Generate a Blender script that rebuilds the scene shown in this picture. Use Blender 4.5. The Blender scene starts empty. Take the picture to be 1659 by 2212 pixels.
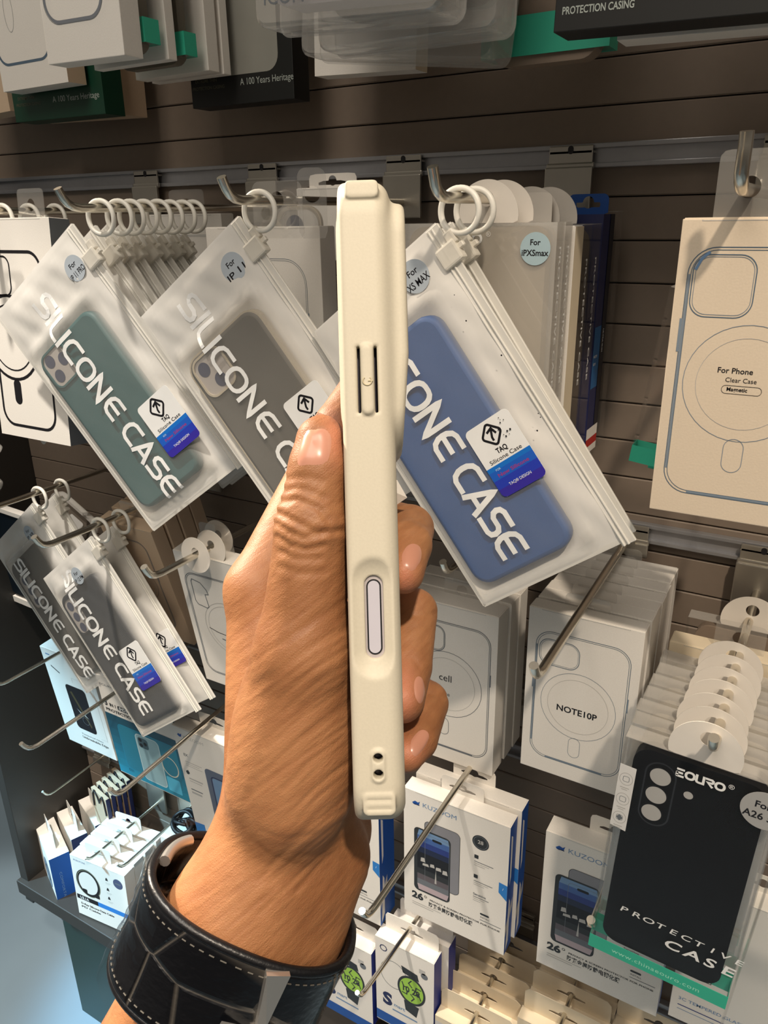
import bpy, bmesh, math, random
import numpy as np
from mathutils import Vector, Matrix
random.seed(7); np.random.seed(7)
SC = bpy.context.scene
COL = SC.collection
MM = 0.001
# ------------------------------------------------------------------ camera
CZ, CD = 1.30, 0.64            # lens height above the floor, lens distance from the slatwall (wall face is y = 0)
YAW, PITCH, ROLL, FPX = 0.53230511, 0.36656988, -0.01576523, 1660.03
fw = Vector((-math.sin(YAW)*math.cos(PITCH), math.cos(YAW)*math.cos(PITCH), -math.sin(PITCH)))
r0 = Vector((math.cos(YAW), math.sin(YAW), 0)); u0 = r0.cross(fw)
rt = r0*math.cos(ROLL) + u0*math.sin(ROLL); up = -r0*math.sin(ROLL) + u0*math.cos(ROLL)
CAMP = Vector((0, -CD, CZ))
cam = bpy.data.cameras.new('camera'); camo = bpy.data.objects.new('camera', cam); COL.objects.link(camo)
cam.sensor_fit = 'VERTICAL'; cam.sensor_height = 36.0; cam.lens = FPX/2212*36.0; cam.clip_start = 0.01
CAMROT = Matrix((rt, up, -fw)).transposed().to_4x4()
camo.matrix_world = Matrix.Translation(CAMP) @ CAMROT
SC.camera = camo
# ------------------------------------------------------------------ colour management, world, lights
SC.view_settings.view_transform = 'Standard'; SC.view_settings.look = 'None'
SC.view_settings.gamma = 1.0; SC.view_settings.use_curve_mapping = False
SC.view_settings.exposure = 0.0
SC.cycles.transparent_max_bounces = 40
SC.cycles.max_bounces = 8
wd = bpy.data.worlds.new('world'); SC.world = wd; wd.use_nodes = True
_nt = wd.node_tree; _bg = _nt.nodes['Background']
_tc = _nt.nodes.new('ShaderNodeTexCoord'); _sx = _nt.nodes.new('ShaderNodeSeparateXYZ'); _cr = _nt.nodes.new('ShaderNodeValToRGB')
_nt.links.new(_tc.outputs['Generated'], _sx.inputs[0]); _mr = _nt.nodes.new('ShaderNodeMapRange'); _mr.inputs[1].default_value = -1; _mr.inputs[2].default_value = 1
_nt.links.new(_sx.outputs['Z'], _mr.inputs[0]); _nt.links.new(_mr.outputs[0], _cr.inputs[0]); _nt.links.new(_cr.outputs[0], _bg.inputs[0])
_e = _cr.color_ramp.elements; _e[0].position = .35; _e[0].color = (.10, .085, .07, 1); _e[1].position = .8; _e[1].color = (.62, .56, .48, 1)   # dim shop below, lit ceiling above
_bg.inputs[1].default_value = 0.5

def lamp(name, kind, loc, target, power, col, size=0.1, spot=60, blend=0.3):
    l = bpy.data.lights.new(name, kind); o = bpy.data.objects.new(name, l); COL.objects.link(o)
    o.location = loc
    o.rotation_euler = (Vector(target) - Vector(loc)).to_track_quat('-Z', 'Y').to_euler()
    l.energy = power; l.color = col
    if kind == 'AREA': l.size = size
    if kind == 'SPOT': l.spot_size = math.radians(spot); l.spot_blend = blend; l.shadow_soft_size = size
    return o
WARM = (1.0, 0.85, 0.68); COOL = (0.42, 0.78, 1.0)
lamp('ceiling_downlight', 'SPOT', (0.60, -1.20, 2.75), (-0.15, -0.20, 0.19), 122, WARM, 0.045, 35, 0.3)
lamp('ceiling_downlight', 'SPOT', (-0.70, -0.72, 2.65), (-0.68, -0.70, 0.5), 175, (1.0, 0.91, 0.80), 0.03, 45, 0.22)
lamp('side_downlight', 'SPOT', (-1.9, -0.27, 2.30), (-0.17, -0.46, 1.20), 420, WARM, 0.05, 17, 0.6)
lamp('soft_fill', 'AREA', (-0.2, -1.5, 2.7), (-0.3, 0, 1.0), 17, (1.0, 0.90, 0.78), 0.9)  # broad soft fill added to lift the dark wall and goods, not a fitting
lamp('cool_shop_spot', 'SPOT', (-1.55, -0.95, 1.95), (-0.87, -0.12, 0.42), 330, COOL, 0.05, 20, 0.5)

# ------------------------------------------------------------------ materials
def lin(h):
    h = h.lstrip('#'); v = [int(h[i:i+2], 16)/255 for i in (0, 2, 4)]
    return tuple((c/12.92 if c <= .04045 else ((c+.055)/1.055)**2.4) for c in v) + (1,)
_M = {}
def mat(name, col='#ffffff', rough=.55, metal=0.0, alpha=1.0, spec=.5, bump=None, coat=0.0, emit=None):
    if name in _M: return _M[name]
    m = bpy.data.materials.new(name); m.use_nodes = True; nt = m.node_tree; b = nt.nodes['Principled BSDF']
    b.inputs['Base Color'].default_value = lin(col); b.inputs['Roughness'].default_value = rough
    b.inputs['Metallic'].default_value = metal; b.inputs['Alpha'].default_value = alpha
    b.inputs['Specular IOR Level'].default_value = spec; b.inputs['Coat Weight'].default_value = coat
    if emit:
        b.inputs['Emission Color'].default_value = lin(emit[0]); b.inputs['Emission Strength'].default_value = emit[1]
    tc = nt.nodes.new('ShaderNodeTexCoord')
    nz = nt.nodes.new('ShaderNodeTexNoise'); nz.inputs['Scale'].default_value = (bump or (60, 0))[0]; nz.inputs['Detail'].default_value = 4
    nt.links.new(tc.outputs['Object'], nz.inputs['Vector'])
    if bump:
        bp = nt.nodes.new('ShaderNodeBump'); bp.inputs['Strength'].default_value = bump[1]; bp.inputs['Distance'].default_value = bump[2] if len(bump) > 2 else .0005
        nt.links.new(nz.outputs['Fac'], bp.inputs['Height']); nt.links.new(bp.outputs[0], b.inputs['Normal'])
    # faint tonal wear
    mx = nt.nodes.new('ShaderNodeMix'); mx.data_type = 'RGBA'; mx.blend_type = 'MULTIPLY'
    mr = nt.nodes.new('ShaderNodeMapRange'); mr.inputs[3].default_value = .93; mr.inputs[4].default_value = 1.05
    nt.links.new(nz.outputs['Fac'], mr.inputs[0])
    mx.inputs[0].default_value = 1.0; mx.inputs[6].default_value = lin(col)
    nt.links.new(mr.outputs[0], mx.inputs[7]); nt.links.new(mx.outputs[2], b.inputs['Base Color'])
    _M[name] = m
    return m
def clear(name, tint='#ffffff', lo=.006, hi=.7, rough=.06, haze=.004):
    """thin clear plastic: see-through, with a glossy skin and a little haze"""
    if name in _M: return _M[name]
    m = bpy.data.materials.new(name); m.use_nodes = True; nt = m.node_tree; nt.nodes.clear()
    out = nt.nodes.new('ShaderNodeOutputMaterial'); tr = nt.nodes.new('ShaderNodeBsdfTransparent'); tr.inputs[0].default_value = lin(tint)
    gl = nt.nodes.new('ShaderNodeBsdfGlossy'); gl.inputs['Roughness'].default_value = rough
    df = nt.nodes.new('ShaderNodeBsdfDiffuse'); df.inputs[0].default_value = lin('#e6e2da')
    m1 = nt.nodes.new('ShaderNodeMixShader'); m1.inputs[0].default_value = haze
    nt.links.new(tr.outputs[0], m1.inputs[1]); nt.links.new(df.outputs[0], m1.inputs[2])
    lw = nt.nodes.new('ShaderNodeLayerWeight'); lw.inputs[0].default_value = .35
    mr = nt.nodes.new('ShaderNodeMapRange'); mr.inputs[3].default_value = lo; mr.inputs[4].default_value = hi
    pw = nt.nodes.new('ShaderNodeMath'); pw.operation = 'POWER'; pw.inputs[1].default_value = 3.0; nt.links.new(lw.outputs['Facing'], pw.inputs[0]); nt.links.new(pw.outputs[0], mr.inputs[0])
    m2 = nt.nodes.new('ShaderNodeMixShader'); nt.links.new(mr.outputs[0], m2.inputs[0])
    nt.links.new(m1.outputs[0], m2.inputs[1]); nt.links.new(gl.outputs[0], m2.inputs[2])
    nt.links.new(m2.outputs[0], out.inputs[0])
    _M[name] = m
    return m
CARD = mat('white_card', '#e9e4dc', .6, bump=(900, .12)); CREAM = mat('cream_card', '#dccbb4', .6, bump=(900, .12))
TAN = mat('tan_card', '#c9b196', .65, bump=(900, .12)); CARDIN = mat('card_edge', '#ddceb3', .7)
INK = mat('black_ink', '#141217', .5); GREY = mat('grey_ink', '#6b7076', .5); STEELBLUE = mat('slate_blue_ink', '#55697b', .45)
THIN = mat('pale_blue_ink', '#7d8a97', .5); PALEG = mat('pale_grey_ink', '#b9b7b3', .5)
WHITE = mat('white_ink', '#f2f2f0', .45); BLUE = mat('royal_blue_card', '#174f9e', .5); BLUE2 = mat('bright_blue_ink', '#2b7cc9', .5)
NAVY = mat('navy_card', '#1d2350', .5); CHROME = mat('chrome', '#ddd6c8', .25, 1.0); STEEL = mat('brushed_steel', '#b3aea4', .32, .85)
ALU = mat('aluminium', '#a5a5a8', .36, .65, bump=(200, .1)); RINGP = mat('white_nylon', '#efece2', .35, alpha=.92)
CLIPP = mat('milky_nylon', '#f0ebdf', .35, alpha=.72)
FROST = mat('frosted_film', '#efece6', .32, alpha=.30, spec=.6)
_n = FROST.node_tree; _a = _n.nodes.new('ShaderNodeAttribute'); _a.attribute_name = 'contact'; _r = _n.nodes.new('ShaderNodeMapRange'); _r.inputs[3].default_value = .80; _r.inputs[4].default_value = .12
_n.links.new(_a.outputs['Fac'], _r.inputs[0]); _n.links.new(_r.outputs[0], _n.nodes['Principled BSDF'].inputs['Alpha'])
FROSTB = mat('frosted_film_back', '#e6e3dc', .4, alpha=.94)
ZIPM = mat('zip_strip', '#efece4', .25, alpha=.72, spec=.7)
CLEAR = clear('clear_plastic'); CLEARH = clear('hazy_clear_plastic', haze=.22, lo=.08); CLEART = clear('clear_tab', haze=.10, lo=.08, hi=.8)
DISC = mat('milky_disc', '#eae3d9', .35, alpha=.95); GREEN = mat('mint_band', '#36b595', .5); DKGREEN = mat('bottle_green_card', '#0c3a28', .45)
BLACKC = mat('black_card', '#101110', .5); SILBLK = mat('black_silicone', '#0b0b0f', .6, spec=.2); SILV = mat('pale_sticker', '#c3cdd6', .22, .15)
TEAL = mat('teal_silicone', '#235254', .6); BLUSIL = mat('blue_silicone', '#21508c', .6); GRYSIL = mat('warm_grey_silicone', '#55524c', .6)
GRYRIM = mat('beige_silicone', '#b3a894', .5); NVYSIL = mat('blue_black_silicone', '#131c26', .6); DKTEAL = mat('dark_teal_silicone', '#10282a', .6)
LENS = mat('dark_lens_print', '#3a3f55', .25); STONE = mat('lens_plate', '#a9a29c', .35)
SKYB = mat('sticker_blue', '#1d74cf', .35); ULTRA = mat('sticker_ultramarine', '#2b3fb6', .35); VIOL = mat('sticker_violet', '#3a2fa0', .35); MID1 = mat('sticker_azure', '#2360c6', .35)
REDV = mat('violet_red_ink', '#a0397f', .4); TEALB = mat('petrol_card', '#12526a', .45); CYAN = mat('cyan_card', '#1c90b8', .45); CYANL = mat('pale_cyan_print', '#57c5ea', .45)
LIME = mat('lime_ink', '#9ecb4a', .5); DARKG = mat('charcoal_ink', '#2b2d2f', .5); NIGHT = mat('night_blue_ink', '#27377c', .4); PINKG = mat('pink_grey_ink', '#b9a7ac', .4)
GLASSP = mat('smoke_glass_print', '#86858a', .3); SHEEN = mat('steel_sky_ink', '#6f8fb4', .35); WHITEF = mat('white_foil', '#cfe2ee', .5)
RED = mat('red_ink', '#b5221b', .5); BROWNB = mat('brown_card', '#8b7a6a', .6)

# ------------------------------------------------------------------ geometry helpers
def at(px, py, Yd):
    """world point at distance Yd (m) into the shop wall from the lens plane, on the line of sight of a photo pixel"""
    d = fw + rt*((px-829.5)/FPX) + up*((1106-py)/FPX)
    return CAMP + d*(Yd/d.y)
def cm(px, py, dep):
    """lens-frame point in millimetres (x right, y up, z away)"""
    return np.array(((px-829.5)*dep/FPX, (1106-py)*dep/FPX, dep))
LENSFRAME = Matrix.Translation(CAMP) @ Matrix((rt, up, fw)).transposed().to_4x4()

def rrect(x0, x1, z0, z1, r, n=6):
    P = []
    for cx, cz, a in ((x1-r, z1-r, 0), (x0+r, z1-r, 90), (x0+r, z0+r, 180), (x1-r, z0+r, 270)):
        for i in range(n+1):
            t = math.radians(a + 90*i/n); P.append((cx+r*math.cos(t), cz+r*math.sin(t)))
    return P
def circ(cx, cz, r, n=32, rz=None):
    return [(cx+r*math.cos(2*math.pi*i/n), cz+(rz or r)*math.sin(2*math.pi*i/n)) for i in range(n)]
_TXT = {}
def text_mesh(s, bold=0.0, shear=0.0, space=1.0):
    k = (s, bold, shear, space)
    if k not in _TXT:
        c = bpy.data.curves.new('t', 'FONT'); c.body = s; c.size = 1; c.offset = bold; c.shear = shear; c.resolution_u = 3; c.space_character = space
        o = bpy.data.objects.new('t', c); COL.objects.link(o)
        me = bpy.data.meshes.new_from_object(o.evaluated_get(bpy.context.evaluated_depsgraph_get()))
        V = [(v.co.x, v.co.y) for v in me.vertices]; F = [tuple(p.vertices) for p in me.polygons]
        # make faces counter-clockwise
        G = []
        for f in F:
            a = sum(V[f[i]][0]*V[f[(i+1) % len(f)]][1]-V[f[(i+1) % len(f)]][0]*V[f[i]][1] for i in range(len(f)))
            G.append(f if a > 0 else f[::-1])
        bpy.data.objects.remove(o); bpy.data.curves.remove(c); bpy.data.meshes.remove(me)
        xs = [v[0] for v in V] or [0]
        _TXT[k] = (V, G, min(xs), max(xs))
    return _TXT[k]
GLY = {  # wide monoline capitals: advance, list of (points, closed)
 'S': (.98, [([(.92,.89),(.3,.89),(.14,.82),(.09,.7),(.14,.58),(.3,.5),(.66,.5),(.82,.43),(.87,.3),(.82,.17),(.66,.11),(.02,.11)], 0)]),
 'I': (.32, [([(.12,0),(.12,1)], 0)]), 'L': (.82, [([(.11,1),(.11,.3),(.17,.16),(.32,.11),(.8,.11)], 0)]),
 'C': (1.0, [([(.95,.89),(.42,.89),(.24,.82),(.13,.66),(.11,.5),(.13,.34),(.24,.18),(.42,.11),(.95,.11)], 0)]),
 'O': (1.12, [(rrect(.11,.99,.11,.89,.34,4), 1)]), 'N': (1.1, [([(.11,0),(.11,.98),(.86,.02),(.86,1)], 0)]),
 'E': (1.02, [([(.95,.89),(.42,.89),(.24,.82),(.13,.66),(.11,.5),(.13,.34),(.24,.18),(.42,.11),(.95,.11)], 0), ([(.13,.5),(.9,.5)], 0)]),
 'A': (1.02, [([(.06,0),(.47,.95),(.9,0)], 0), ([(.2,.3),(.76,.3)], 0)]),
 'e': (.92, [([(.02,.9),(.86,.9)], 0), ([(.02,.1),(.86,.1)], 0), ([(.02,.5),(.72,.5)], 0), ([(.1,.1),(.1,.56)], 0)]),
 'o': (1.12, [(rrect(.12,1.0,.12,.88,.36,4), 1)]), 'u': (1.0, [([(.12,1),(.12,.3),(.2,.16),(.36,.11),(.86,.11),(.86,1)], 0)]),
 'r': (1.0, [([(.02,.88),(.7,.88),(.84,.78),(.84,.6),(.7,.5),(.3,.5),(.86,.02)], 0)]), ' ': (.42, [])}
class MB:
    def __init__(s): s.v = []; s.f = []; s.mi = []; s.sm = []; s.m = []; s.T = Matrix.Identity(4); s.warp = None
    def slot(s, m):
        if m not in s.m: s.m.append(m)
        return s.m.index(m)
    def add(s, V, F, m, smooth=False):
        b = len(s.v); i = s.slot(m)
        for p in V:
            p = Vector(p)
            if s.warp: p = s.warp(p)
            s.v.append((s.T @ (p*MM if True else p))[:])
        for f in F:
            s.f.append(tuple(b+k for k in f)); s.mi.append(i); s.sm.append(smooth)
    def bm(s, bm, m, smooth=False):
        bm.verts.ensure_lookup_table()
        s.add([v.co for v in bm.verts], [[v.index for v in f.verts] for f in bm.faces], m, smooth); bm.free()
    def box(s, x0, x1, y0, y1, z0, z1, m, bev=0, seg=2):
        b = bmesh.new(); bmesh.ops.create_cube(b, size=1)
        for v in b.verts: v.co = Vector(((x0+x1)/2+v.co.x*(x1-x0), (y0+y1)/2+v.co.y*(y1-y0), (z0+z1)/2+v.co.z*(z1-z0)))
        if bev: bmesh.ops.bevel(b, geom=list(b.edges), offset=bev, segments=seg, affect='EDGES', profile=.6)
        b.verts.index_update(); s.bm(b, m, False)
    def facebox(s, x0, x1, y0, y1, z0, z1, mats):
        """box with its own material per side: front back left right top bottom"""
        V = [(x0,y0,z0),(x1,y0,z0),(x1,y1,z0),(x0,y1,z0),(x0,y0,z1),(x1,y0,z1),(x1,y1,z1),(x0,y1,z1)]
        for k, f in (('front',(0,1,5,4)),('right',(1,2,6,5)),('back',(2,3,7,6)),('left',(3,0,4,7)),('top',(4,5,6,7)),('bottom',(3,2,1,0))):
            m = mats.get(k, mats.get('all'))
            if m: s.add([V[i] for i in f], [(0,1,2,3)], m)
    def prism(s, P, y0, y1, m, smooth=False, capm=None):
        n = len(P); V = [(x, y0, z) for x, z in P] + [(x, y1, z) for x, z in P]
        s.add(V, [(i, i+n, (i+1) % n+n, (i+1) % n) for i in range(n)], m, smooth)
        s.add(V, [tuple(range(n)), tuple(range(2*n-1, n-1, -1))], capm or m)
    def frame(s, P, Q, y0, y1, m):
        """closed band between two outlines of equal count, with thickness"""
        n = len(P); V = [(x, y0, z) for x, z in P]+[(x, y0, z) for x, z in Q]+[(x, y1, z) for x, z in P]+[(x, y1, z) for x, z in Q]; F = []
        for i in range(n):
            j = (i+1) % n
            F += [(i, j, j+n, i+n), (i+2*n, i+3*n, j+3*n, j+2*n), (i, i+2*n, j+2*n, j), (i+n, j+n, j+3*n, i+3*n)]
        s.add(V, F, m)
    def flat(s, P, y, m): s.add([(x, y, z) for x, z in P], [tuple(range(len(P)))], m)
    def rect(s, x0, x1, z0, z1, y, m): s.flat([(x0, z0), (x1, z0), (x1, z1), (x0, z1)], y, m)
    def stroke(s, P, w, y, m, closed=False, step=None):
        P = [Vector(p) for p in P]
        if step:
            Q = []
            for i in range(len(P)-(0 if closed else 1)):
                a, b = P[i], P[(i+1) % len(P)]; n = max(1, int((b-a).length/step))
                Q += [a.lerp(b, k/n) for k in range(n)]
            if not closed: Q.append(P[-1])
            P = Q
        n = len(P); L = []; R = []
        for i in range(n):
            a = P[(i-1) % n] if (closed or i > 0) else P[i]; c = P[(i+1) % n] if (closed or i < n-1) else P[i]
            d1 = (P[i]-a).normalized() if (P[i]-a).length > 1e-9 else None; d2 = (c-P[i]).normalized() if (c-P[i]).length > 1e-9 else None
            d1 = d1 or d2; d2 = d2 or d1
            nn = Vector((-d1.y-d2.y, d1.x+d2.x)); l = nn.length
            nn = nn/l if l > 1e-6 else Vector((-d1.y, d1.x)); k = min(1.8, 1/max(.4, nn.dot(Vector((-d1.y, d1.x)))))
            L.append(P[i]+nn*w/2*k); R.append(P[i]-nn*w/2*k)
        V = [(p.x, y, p.y) for p in L]+[(p.x, y, p.y) for p in R]
        s.add(V, [(i, i+n, (i+1) % n+n, (i+1) % n) for i in range(n if closed else n-1)], m)
    def oval(s, cx, cz, r, w, y, m, rz=None): s.stroke(circ(cx, cz, r, 40, rz), w, y, m, True)
    def text(s, t, x, z, h, y, m, rot=0, align=.5, bold=0.0, sx=1.0, width=None, shear=0.0, space=1.0):
        V, F, a, b = text_mesh(t, bold, shear, space)
        if not V: return
        k = h/.72; kx = width/(b-a) if width else k*sx
        ca, sa = math.cos(math.radians(rot)), math.sin(math.radians(rot)); W = []
        for u, v in V:
            U = (u-a-(b-a)*align)*kx; v = v*k; W.append((x+U*ca-v*sa, y, z+U*sa+v*ca))
        s.add(W, F, m)
    def letters(s, t, x, z, h, y, m, rot=0, length=None, w=.2, step=None):
        tot = sum(GLY[c][0] for c in t); kx = length/tot if length else h
        ca, sa = math.cos(math.radians(rot)), math.sin(math.radians(rot)); u = 0
        for c in t:
            for P, cl in GLY[c][1]:
                s.stroke([(x+(u+p[0])*kx*ca-p[1]*h*sa, z+(u+p[0])*kx*sa+p[1]*h*ca) for p in P], w*h, y, m, cl, step)
            u += GLY[c][0]
    def tube(s, P, r, m, n=12, caps=True, smooth=True, closed=False):
        P = [Vector(p) for p in P]; rr = r if isinstance(r, (list, tuple)) else [r]*len(P); V = []; N = len(P)
        ref = None
        for i in range(N):
            a = P[(i-1) % N] if closed or i > 0 else P[i]; b = P[(i+1) % N] if closed or i < N-1 else P[i]
            d = (b-a).normalized()
            if ref is None: ref = d.orthogonal().normalized()
            e = (ref-d*ref.dot(d)).normalized(); ref = e; g = d.cross(e)
            V += [P[i]+(e*math.cos(2*math.pi*k/n)+g*math.sin(2*math.pi*k/n))*rr[i] for k in range(n)]
        F = []
        for i in range(N if closed else N-1):
            for k in range(n):
                j = (i+1) % N; F.append((i*n+k, i*n+(k+1) % n, j*n+(k+1) % n, j*n+k))
        s.add(V, F, m, smooth)
        if caps and not closed: s.add(V, [tuple(range(n-1, -1, -1)), tuple(range((N-1)*n, N*n))], m)
    def build(s, name, parent=None, label=None, loc=None):
        me = bpy.data.meshes.new(name); me.from_pydata(s.v, [], s.f)
        for m in s.m: me.materials.append(m)
        me.polygons.foreach_set('material_index', s.mi); me.polygons.foreach_set('use_smooth', s.sm); me.update()
        o = bpy.data.objects.new(name, me); COL.objects.link(o)
        if parent: o.parent = parent
        if label: o['label'] = label
        if loc is not None: o.location = loc
        return o
def tag(o, label, cat, group=None):
    o['label'] = label; o['category'] = cat
    if group: o['group'] = group
    elif 'group' in o.keys(): del o['group']
    return o
def root(name, label, cat, loc, rot=(0, 0, 0), group=None):
    o = bpy.data.objects.new(name, None); COL.objects.link(o); o.empty_display_size = .02
    o.location = loc; o.rotation_euler = rot
    return tag(o, label, cat, group)
def struct(o): o['kind'] = 'structure'; return o
def copy_tree(o, parent=None):
    c = o.copy(); COL.objects.link(c); c.parent = parent
    for ch in [k for k in bpy.data.objects if k.parent == o]: copy_tree(ch, c)
    return c
def dup(o, off, label, group=None, rot=None):
    c = copy_tree(o); c.location = Vector(o.location)+Vector(off)
    if rot: c.rotation_euler = Vector(o.rotation_euler)+Vector(rot)
    return tag(c, label, c['category'], group)

# ================================================================== SETTING
def zc(z): return CZ + z            # heights quoted from the lens
def make_struct(name, fn, m=None):
    b = MB(); fn(b); return struct(b.build(name))
WOOD = mat('dark_wood_plank', '#7e7063', .55, bump=(140, .25)); GAP = mat('wall_groove', '#191512', .8)
def _wall(b):
    b.box(-990, 760, 2, 22, 250, 2150, GAP)
    z = zc(.0113)*1000+31.6*27
    while z > 330:
        b.box(-945, 760, -1.5, 6, z-30.6, z-.0, WOOD, .9, 1); z -= 31.6
make_struct('wall_back', _wall)
PANEL = mat('charcoal_laminate', '#2f2b27', .5, bump=(80, .1))
make_struct('wall_left', lambda b: b.box(-964, -945.5, -140, 22, 300, 2150, PANEL, 1.2))
FLOORM = mat('grey_floor_tile', '#7f95a5', .45, bump=(12, .05))
make_struct('floor', lambda b: b.box(-3200, 2200, -2600, 2600, -20, 0, FLOORM))
make_struct('trim_1', lambda b: (b.box(-964, 760, -148, -60, 321, 345.5, PANEL, 1.5), b.box(-945, 760, -60, 1, 331, 345.5, PANEL, 1)))
PLINTH = mat('deep_green_plinth', '#17332d', .4)
make_struct('trim_2', lambda b: b.box(-955, 760, -95, 20, 0.5, 321, PLINTH, 1))
def rail(name, z0):
    b = MB(); z = zc(z0)*1000
    b.box(-945, 760, -8, -1.6, z-17, z-13.5, ALU, .6); b.box(-945, 760, -8, -1.6, z-3.5, z, ALU, .6); b.box(-945, 760, -4, -1.6, z-14, z-3, ALU)
    return struct(b.build(name))
RZ = [.346, .0495, -.2466, -.512, -.7755]
for i, z in enumerate(RZ): rail('trim_%d' % (i+3), z)

# ================================================================== HOOKS
def hook(label, X, z, Yt, zrail, tipup=13.0, tiplean=8.0, sag=0.0, r=3.1, plate=True, collar=False):
    """z: rod height at its tip from the lens; Yt: distance of the bend from the lens plane; sag: drop of the rod at the wall (mm)"""
    h = root('peg_hook', label, 'hook', (X, 0, zc(z)), group='chrome peg hooks on the rails')
    L = (CD-Yt)*1000; b = MB()
    P = [(0, -10, -sag), (0, -L*.5, -sag*.5), (0, -L+9, 0), (0, -L+3, .9), (0, -L-1.5, 3.0), (0, -L-4.5, 6.5), (0, -L-tiplean*.8, tipup*.75), (0, -L-tiplean, tipup)]
    b.tube(P, r, CHROME, 14)
    b.build('rod', h)
    if plate:
        zr = (zrail-z)*1000; q = MB()
        q.box(-17, 17, -11.5, -9.5, zr-15, zr-1, STEEL, .8); q.box(-17, 17, -11.5, -4.2, zr-6.5, zr-5, STEEL)
        q.box(-18.5, 18.5, -13, -9.5, zr-18, zr-13, STEEL, 1.2); q.box(-18.5, 18.5, -15.5, -12.5, -13-sag, zr-16, STEEL, 1)
        q.flat(rrect(-2.2, 2.2, zr-7, zr-1.2, 2.1), -11.7, INK)
        q.build('bracket', h)
        if not collar: return h
        n = MB(); n.tube([(0, -10, -sag), (0, -17, -sag)], 8, STEEL, 20); n.tube([(0, -16.5, -sag), (0, -19.5, -sag)], 5.2, STEEL, 20); n.build('collar', h)
    return h
H = {}
Z1, Z2, Z3, Z4 = .0095, -.2745, -.5455, -.802
def hk(key, label, X, z, Yt, zr, **k): H[key] = (X, z); hook(label, X, z, Yt, zr, **k)
hk('a', 'chrome peg hook at the photo left edge with white rings behind thick-outlined box', -.652, Z1, .404, RZ[1])
hk('b', 'upturned chrome peg hook holding the row of white rings and teal case bag', -.4985, Z1, .404, RZ[1])
hk('c', 'upturned chrome peg hook with a single white ring and grey case bag', -.3458, Z1+.002, .404, RZ[1])
hk('d', 'upturned chrome peg hook holding two white rings and the blue case bag', -.2003, Z1, .404, RZ[1], tipup=15)
hk('e', 'thick chrome peg hook above the large clear-case box at upper right', -.0495, Z1, .404, RZ[1], tipup=23, tiplean=5)
hk('f', 'chrome peg hook of the smoky case bag at the far left', -.742, Z2-.006, .42, RZ[2])
hk('g', 'chrome peg hook whose bright tip crosses the smoky case bag', -.604, Z2-.006, .404, RZ[2])
hk('h', 'chrome peg hook in front of the tan case boxes left of the wrist', -.464, Z2-.005, .404, RZ[2])
hk('i', 'short dark peg hook tip seen just beneath the blue case bag', -.247, Z2, .52, RZ[2])
hk('j', 'long chrome peg hook slanting over the box marked NOTE10P', -.1283, Z2+.003, .404, RZ[2], sag=-10, collar=True)
hk('k', 'chrome peg hook through the milky discs of the clear boxes', -.0227, -.286, .404, RZ[2])
hk('l', 'thin peg hook at the left edge above the white phone box', -.78, -.505, .433, -.465, r=2.2)
hk('m', 'thin peg hook reaching left in front of the white phone box', -.64, -.500, .371, -.46, r=2.3, sag=-6)
hk('n', 'thin peg hook in front of the 3 in 1 protection pack', -.523, -.513, .378, -.46, r=2.4, sag=-12)
hk('o', 'long peg hook crossing the privacy glass box below the held phone', -.2255, -.475, .351, -.44, r=2.6, sag=-6)
hk('p', 'peg hook with round bright tip before the second privacy glass box', -.083, -.482, .43, -.44)
hk('q', 'chrome peg hook through the tabs of the cable-ring boxes', -.776, -.826, .5, RZ[4], r=2.2, tipup=10)
hk('r', 'thin peg hook in front of the black cable box', -.7085, Z4-.004, .5, RZ[4], r=2.0)
hk('s', 'thin peg hook over the pair of green-dial watch boxes', -.279, -.672, .42, -.66, r=2.2, sag=26)
hk('v', 'thin peg hook through the tabs of the blue-sided boxes', -.893, Z4+.014, .53, RZ[4], r=1.8)
hk('w', 'chrome peg hook of the overhead boxes at top left', -.58, .325, .40, RZ[0])
hk('x', 'chrome peg hook of the overhead clear packs at top centre', -.30, .325, .36, RZ[0])
hk('y', 'chrome peg hook of the overhead black boxes at top right', -.105, .325, .40, RZ[0])

# ================================================================== CARTONS
def radial(inside, n=40, big=60.0):
    P = []
    for i in range(n):
        a = 2*math.pi*i/n+.01; lo, hi = 0.0, big
        for _ in range(22):
            m = (lo+hi)/2
            if inside(m*math.cos(a), m*math.sin(a)): lo = m
            else: hi = m
        P.append((lo*math.cos(a), lo*math.sin(a)))
    return P
def tab_outline(cx, cz, w, h, hole='euro', r=4, hw=None, n=48, drop=0):
    """outer and hole outlines of a hang tab centred on its hole"""
    def outer(x, z): return abs(x) <= w/2 and -h/2-drop <= z <= h/2 and not (z > h/2-r and abs(x) > w/2-r and math.hypot(abs(x)-(w/2-r), z-(h/2-r)) > r)
    hw = hw or w*.3
    if hole == 'euro': inner = lambda x, z: (abs(x) < hw and abs(z+.5) < 1.7) or (math.hypot(x, z-1.2) < 4.2)
    else: inner = lambda x, z: math.hypot(x, z) < (hw if hole == 'round' else 4.2)
    f = lambda P: [(cx+x, cz+z) for x, z in P]
    return f(radial(outer, n)), f(radial(inner, n))
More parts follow.
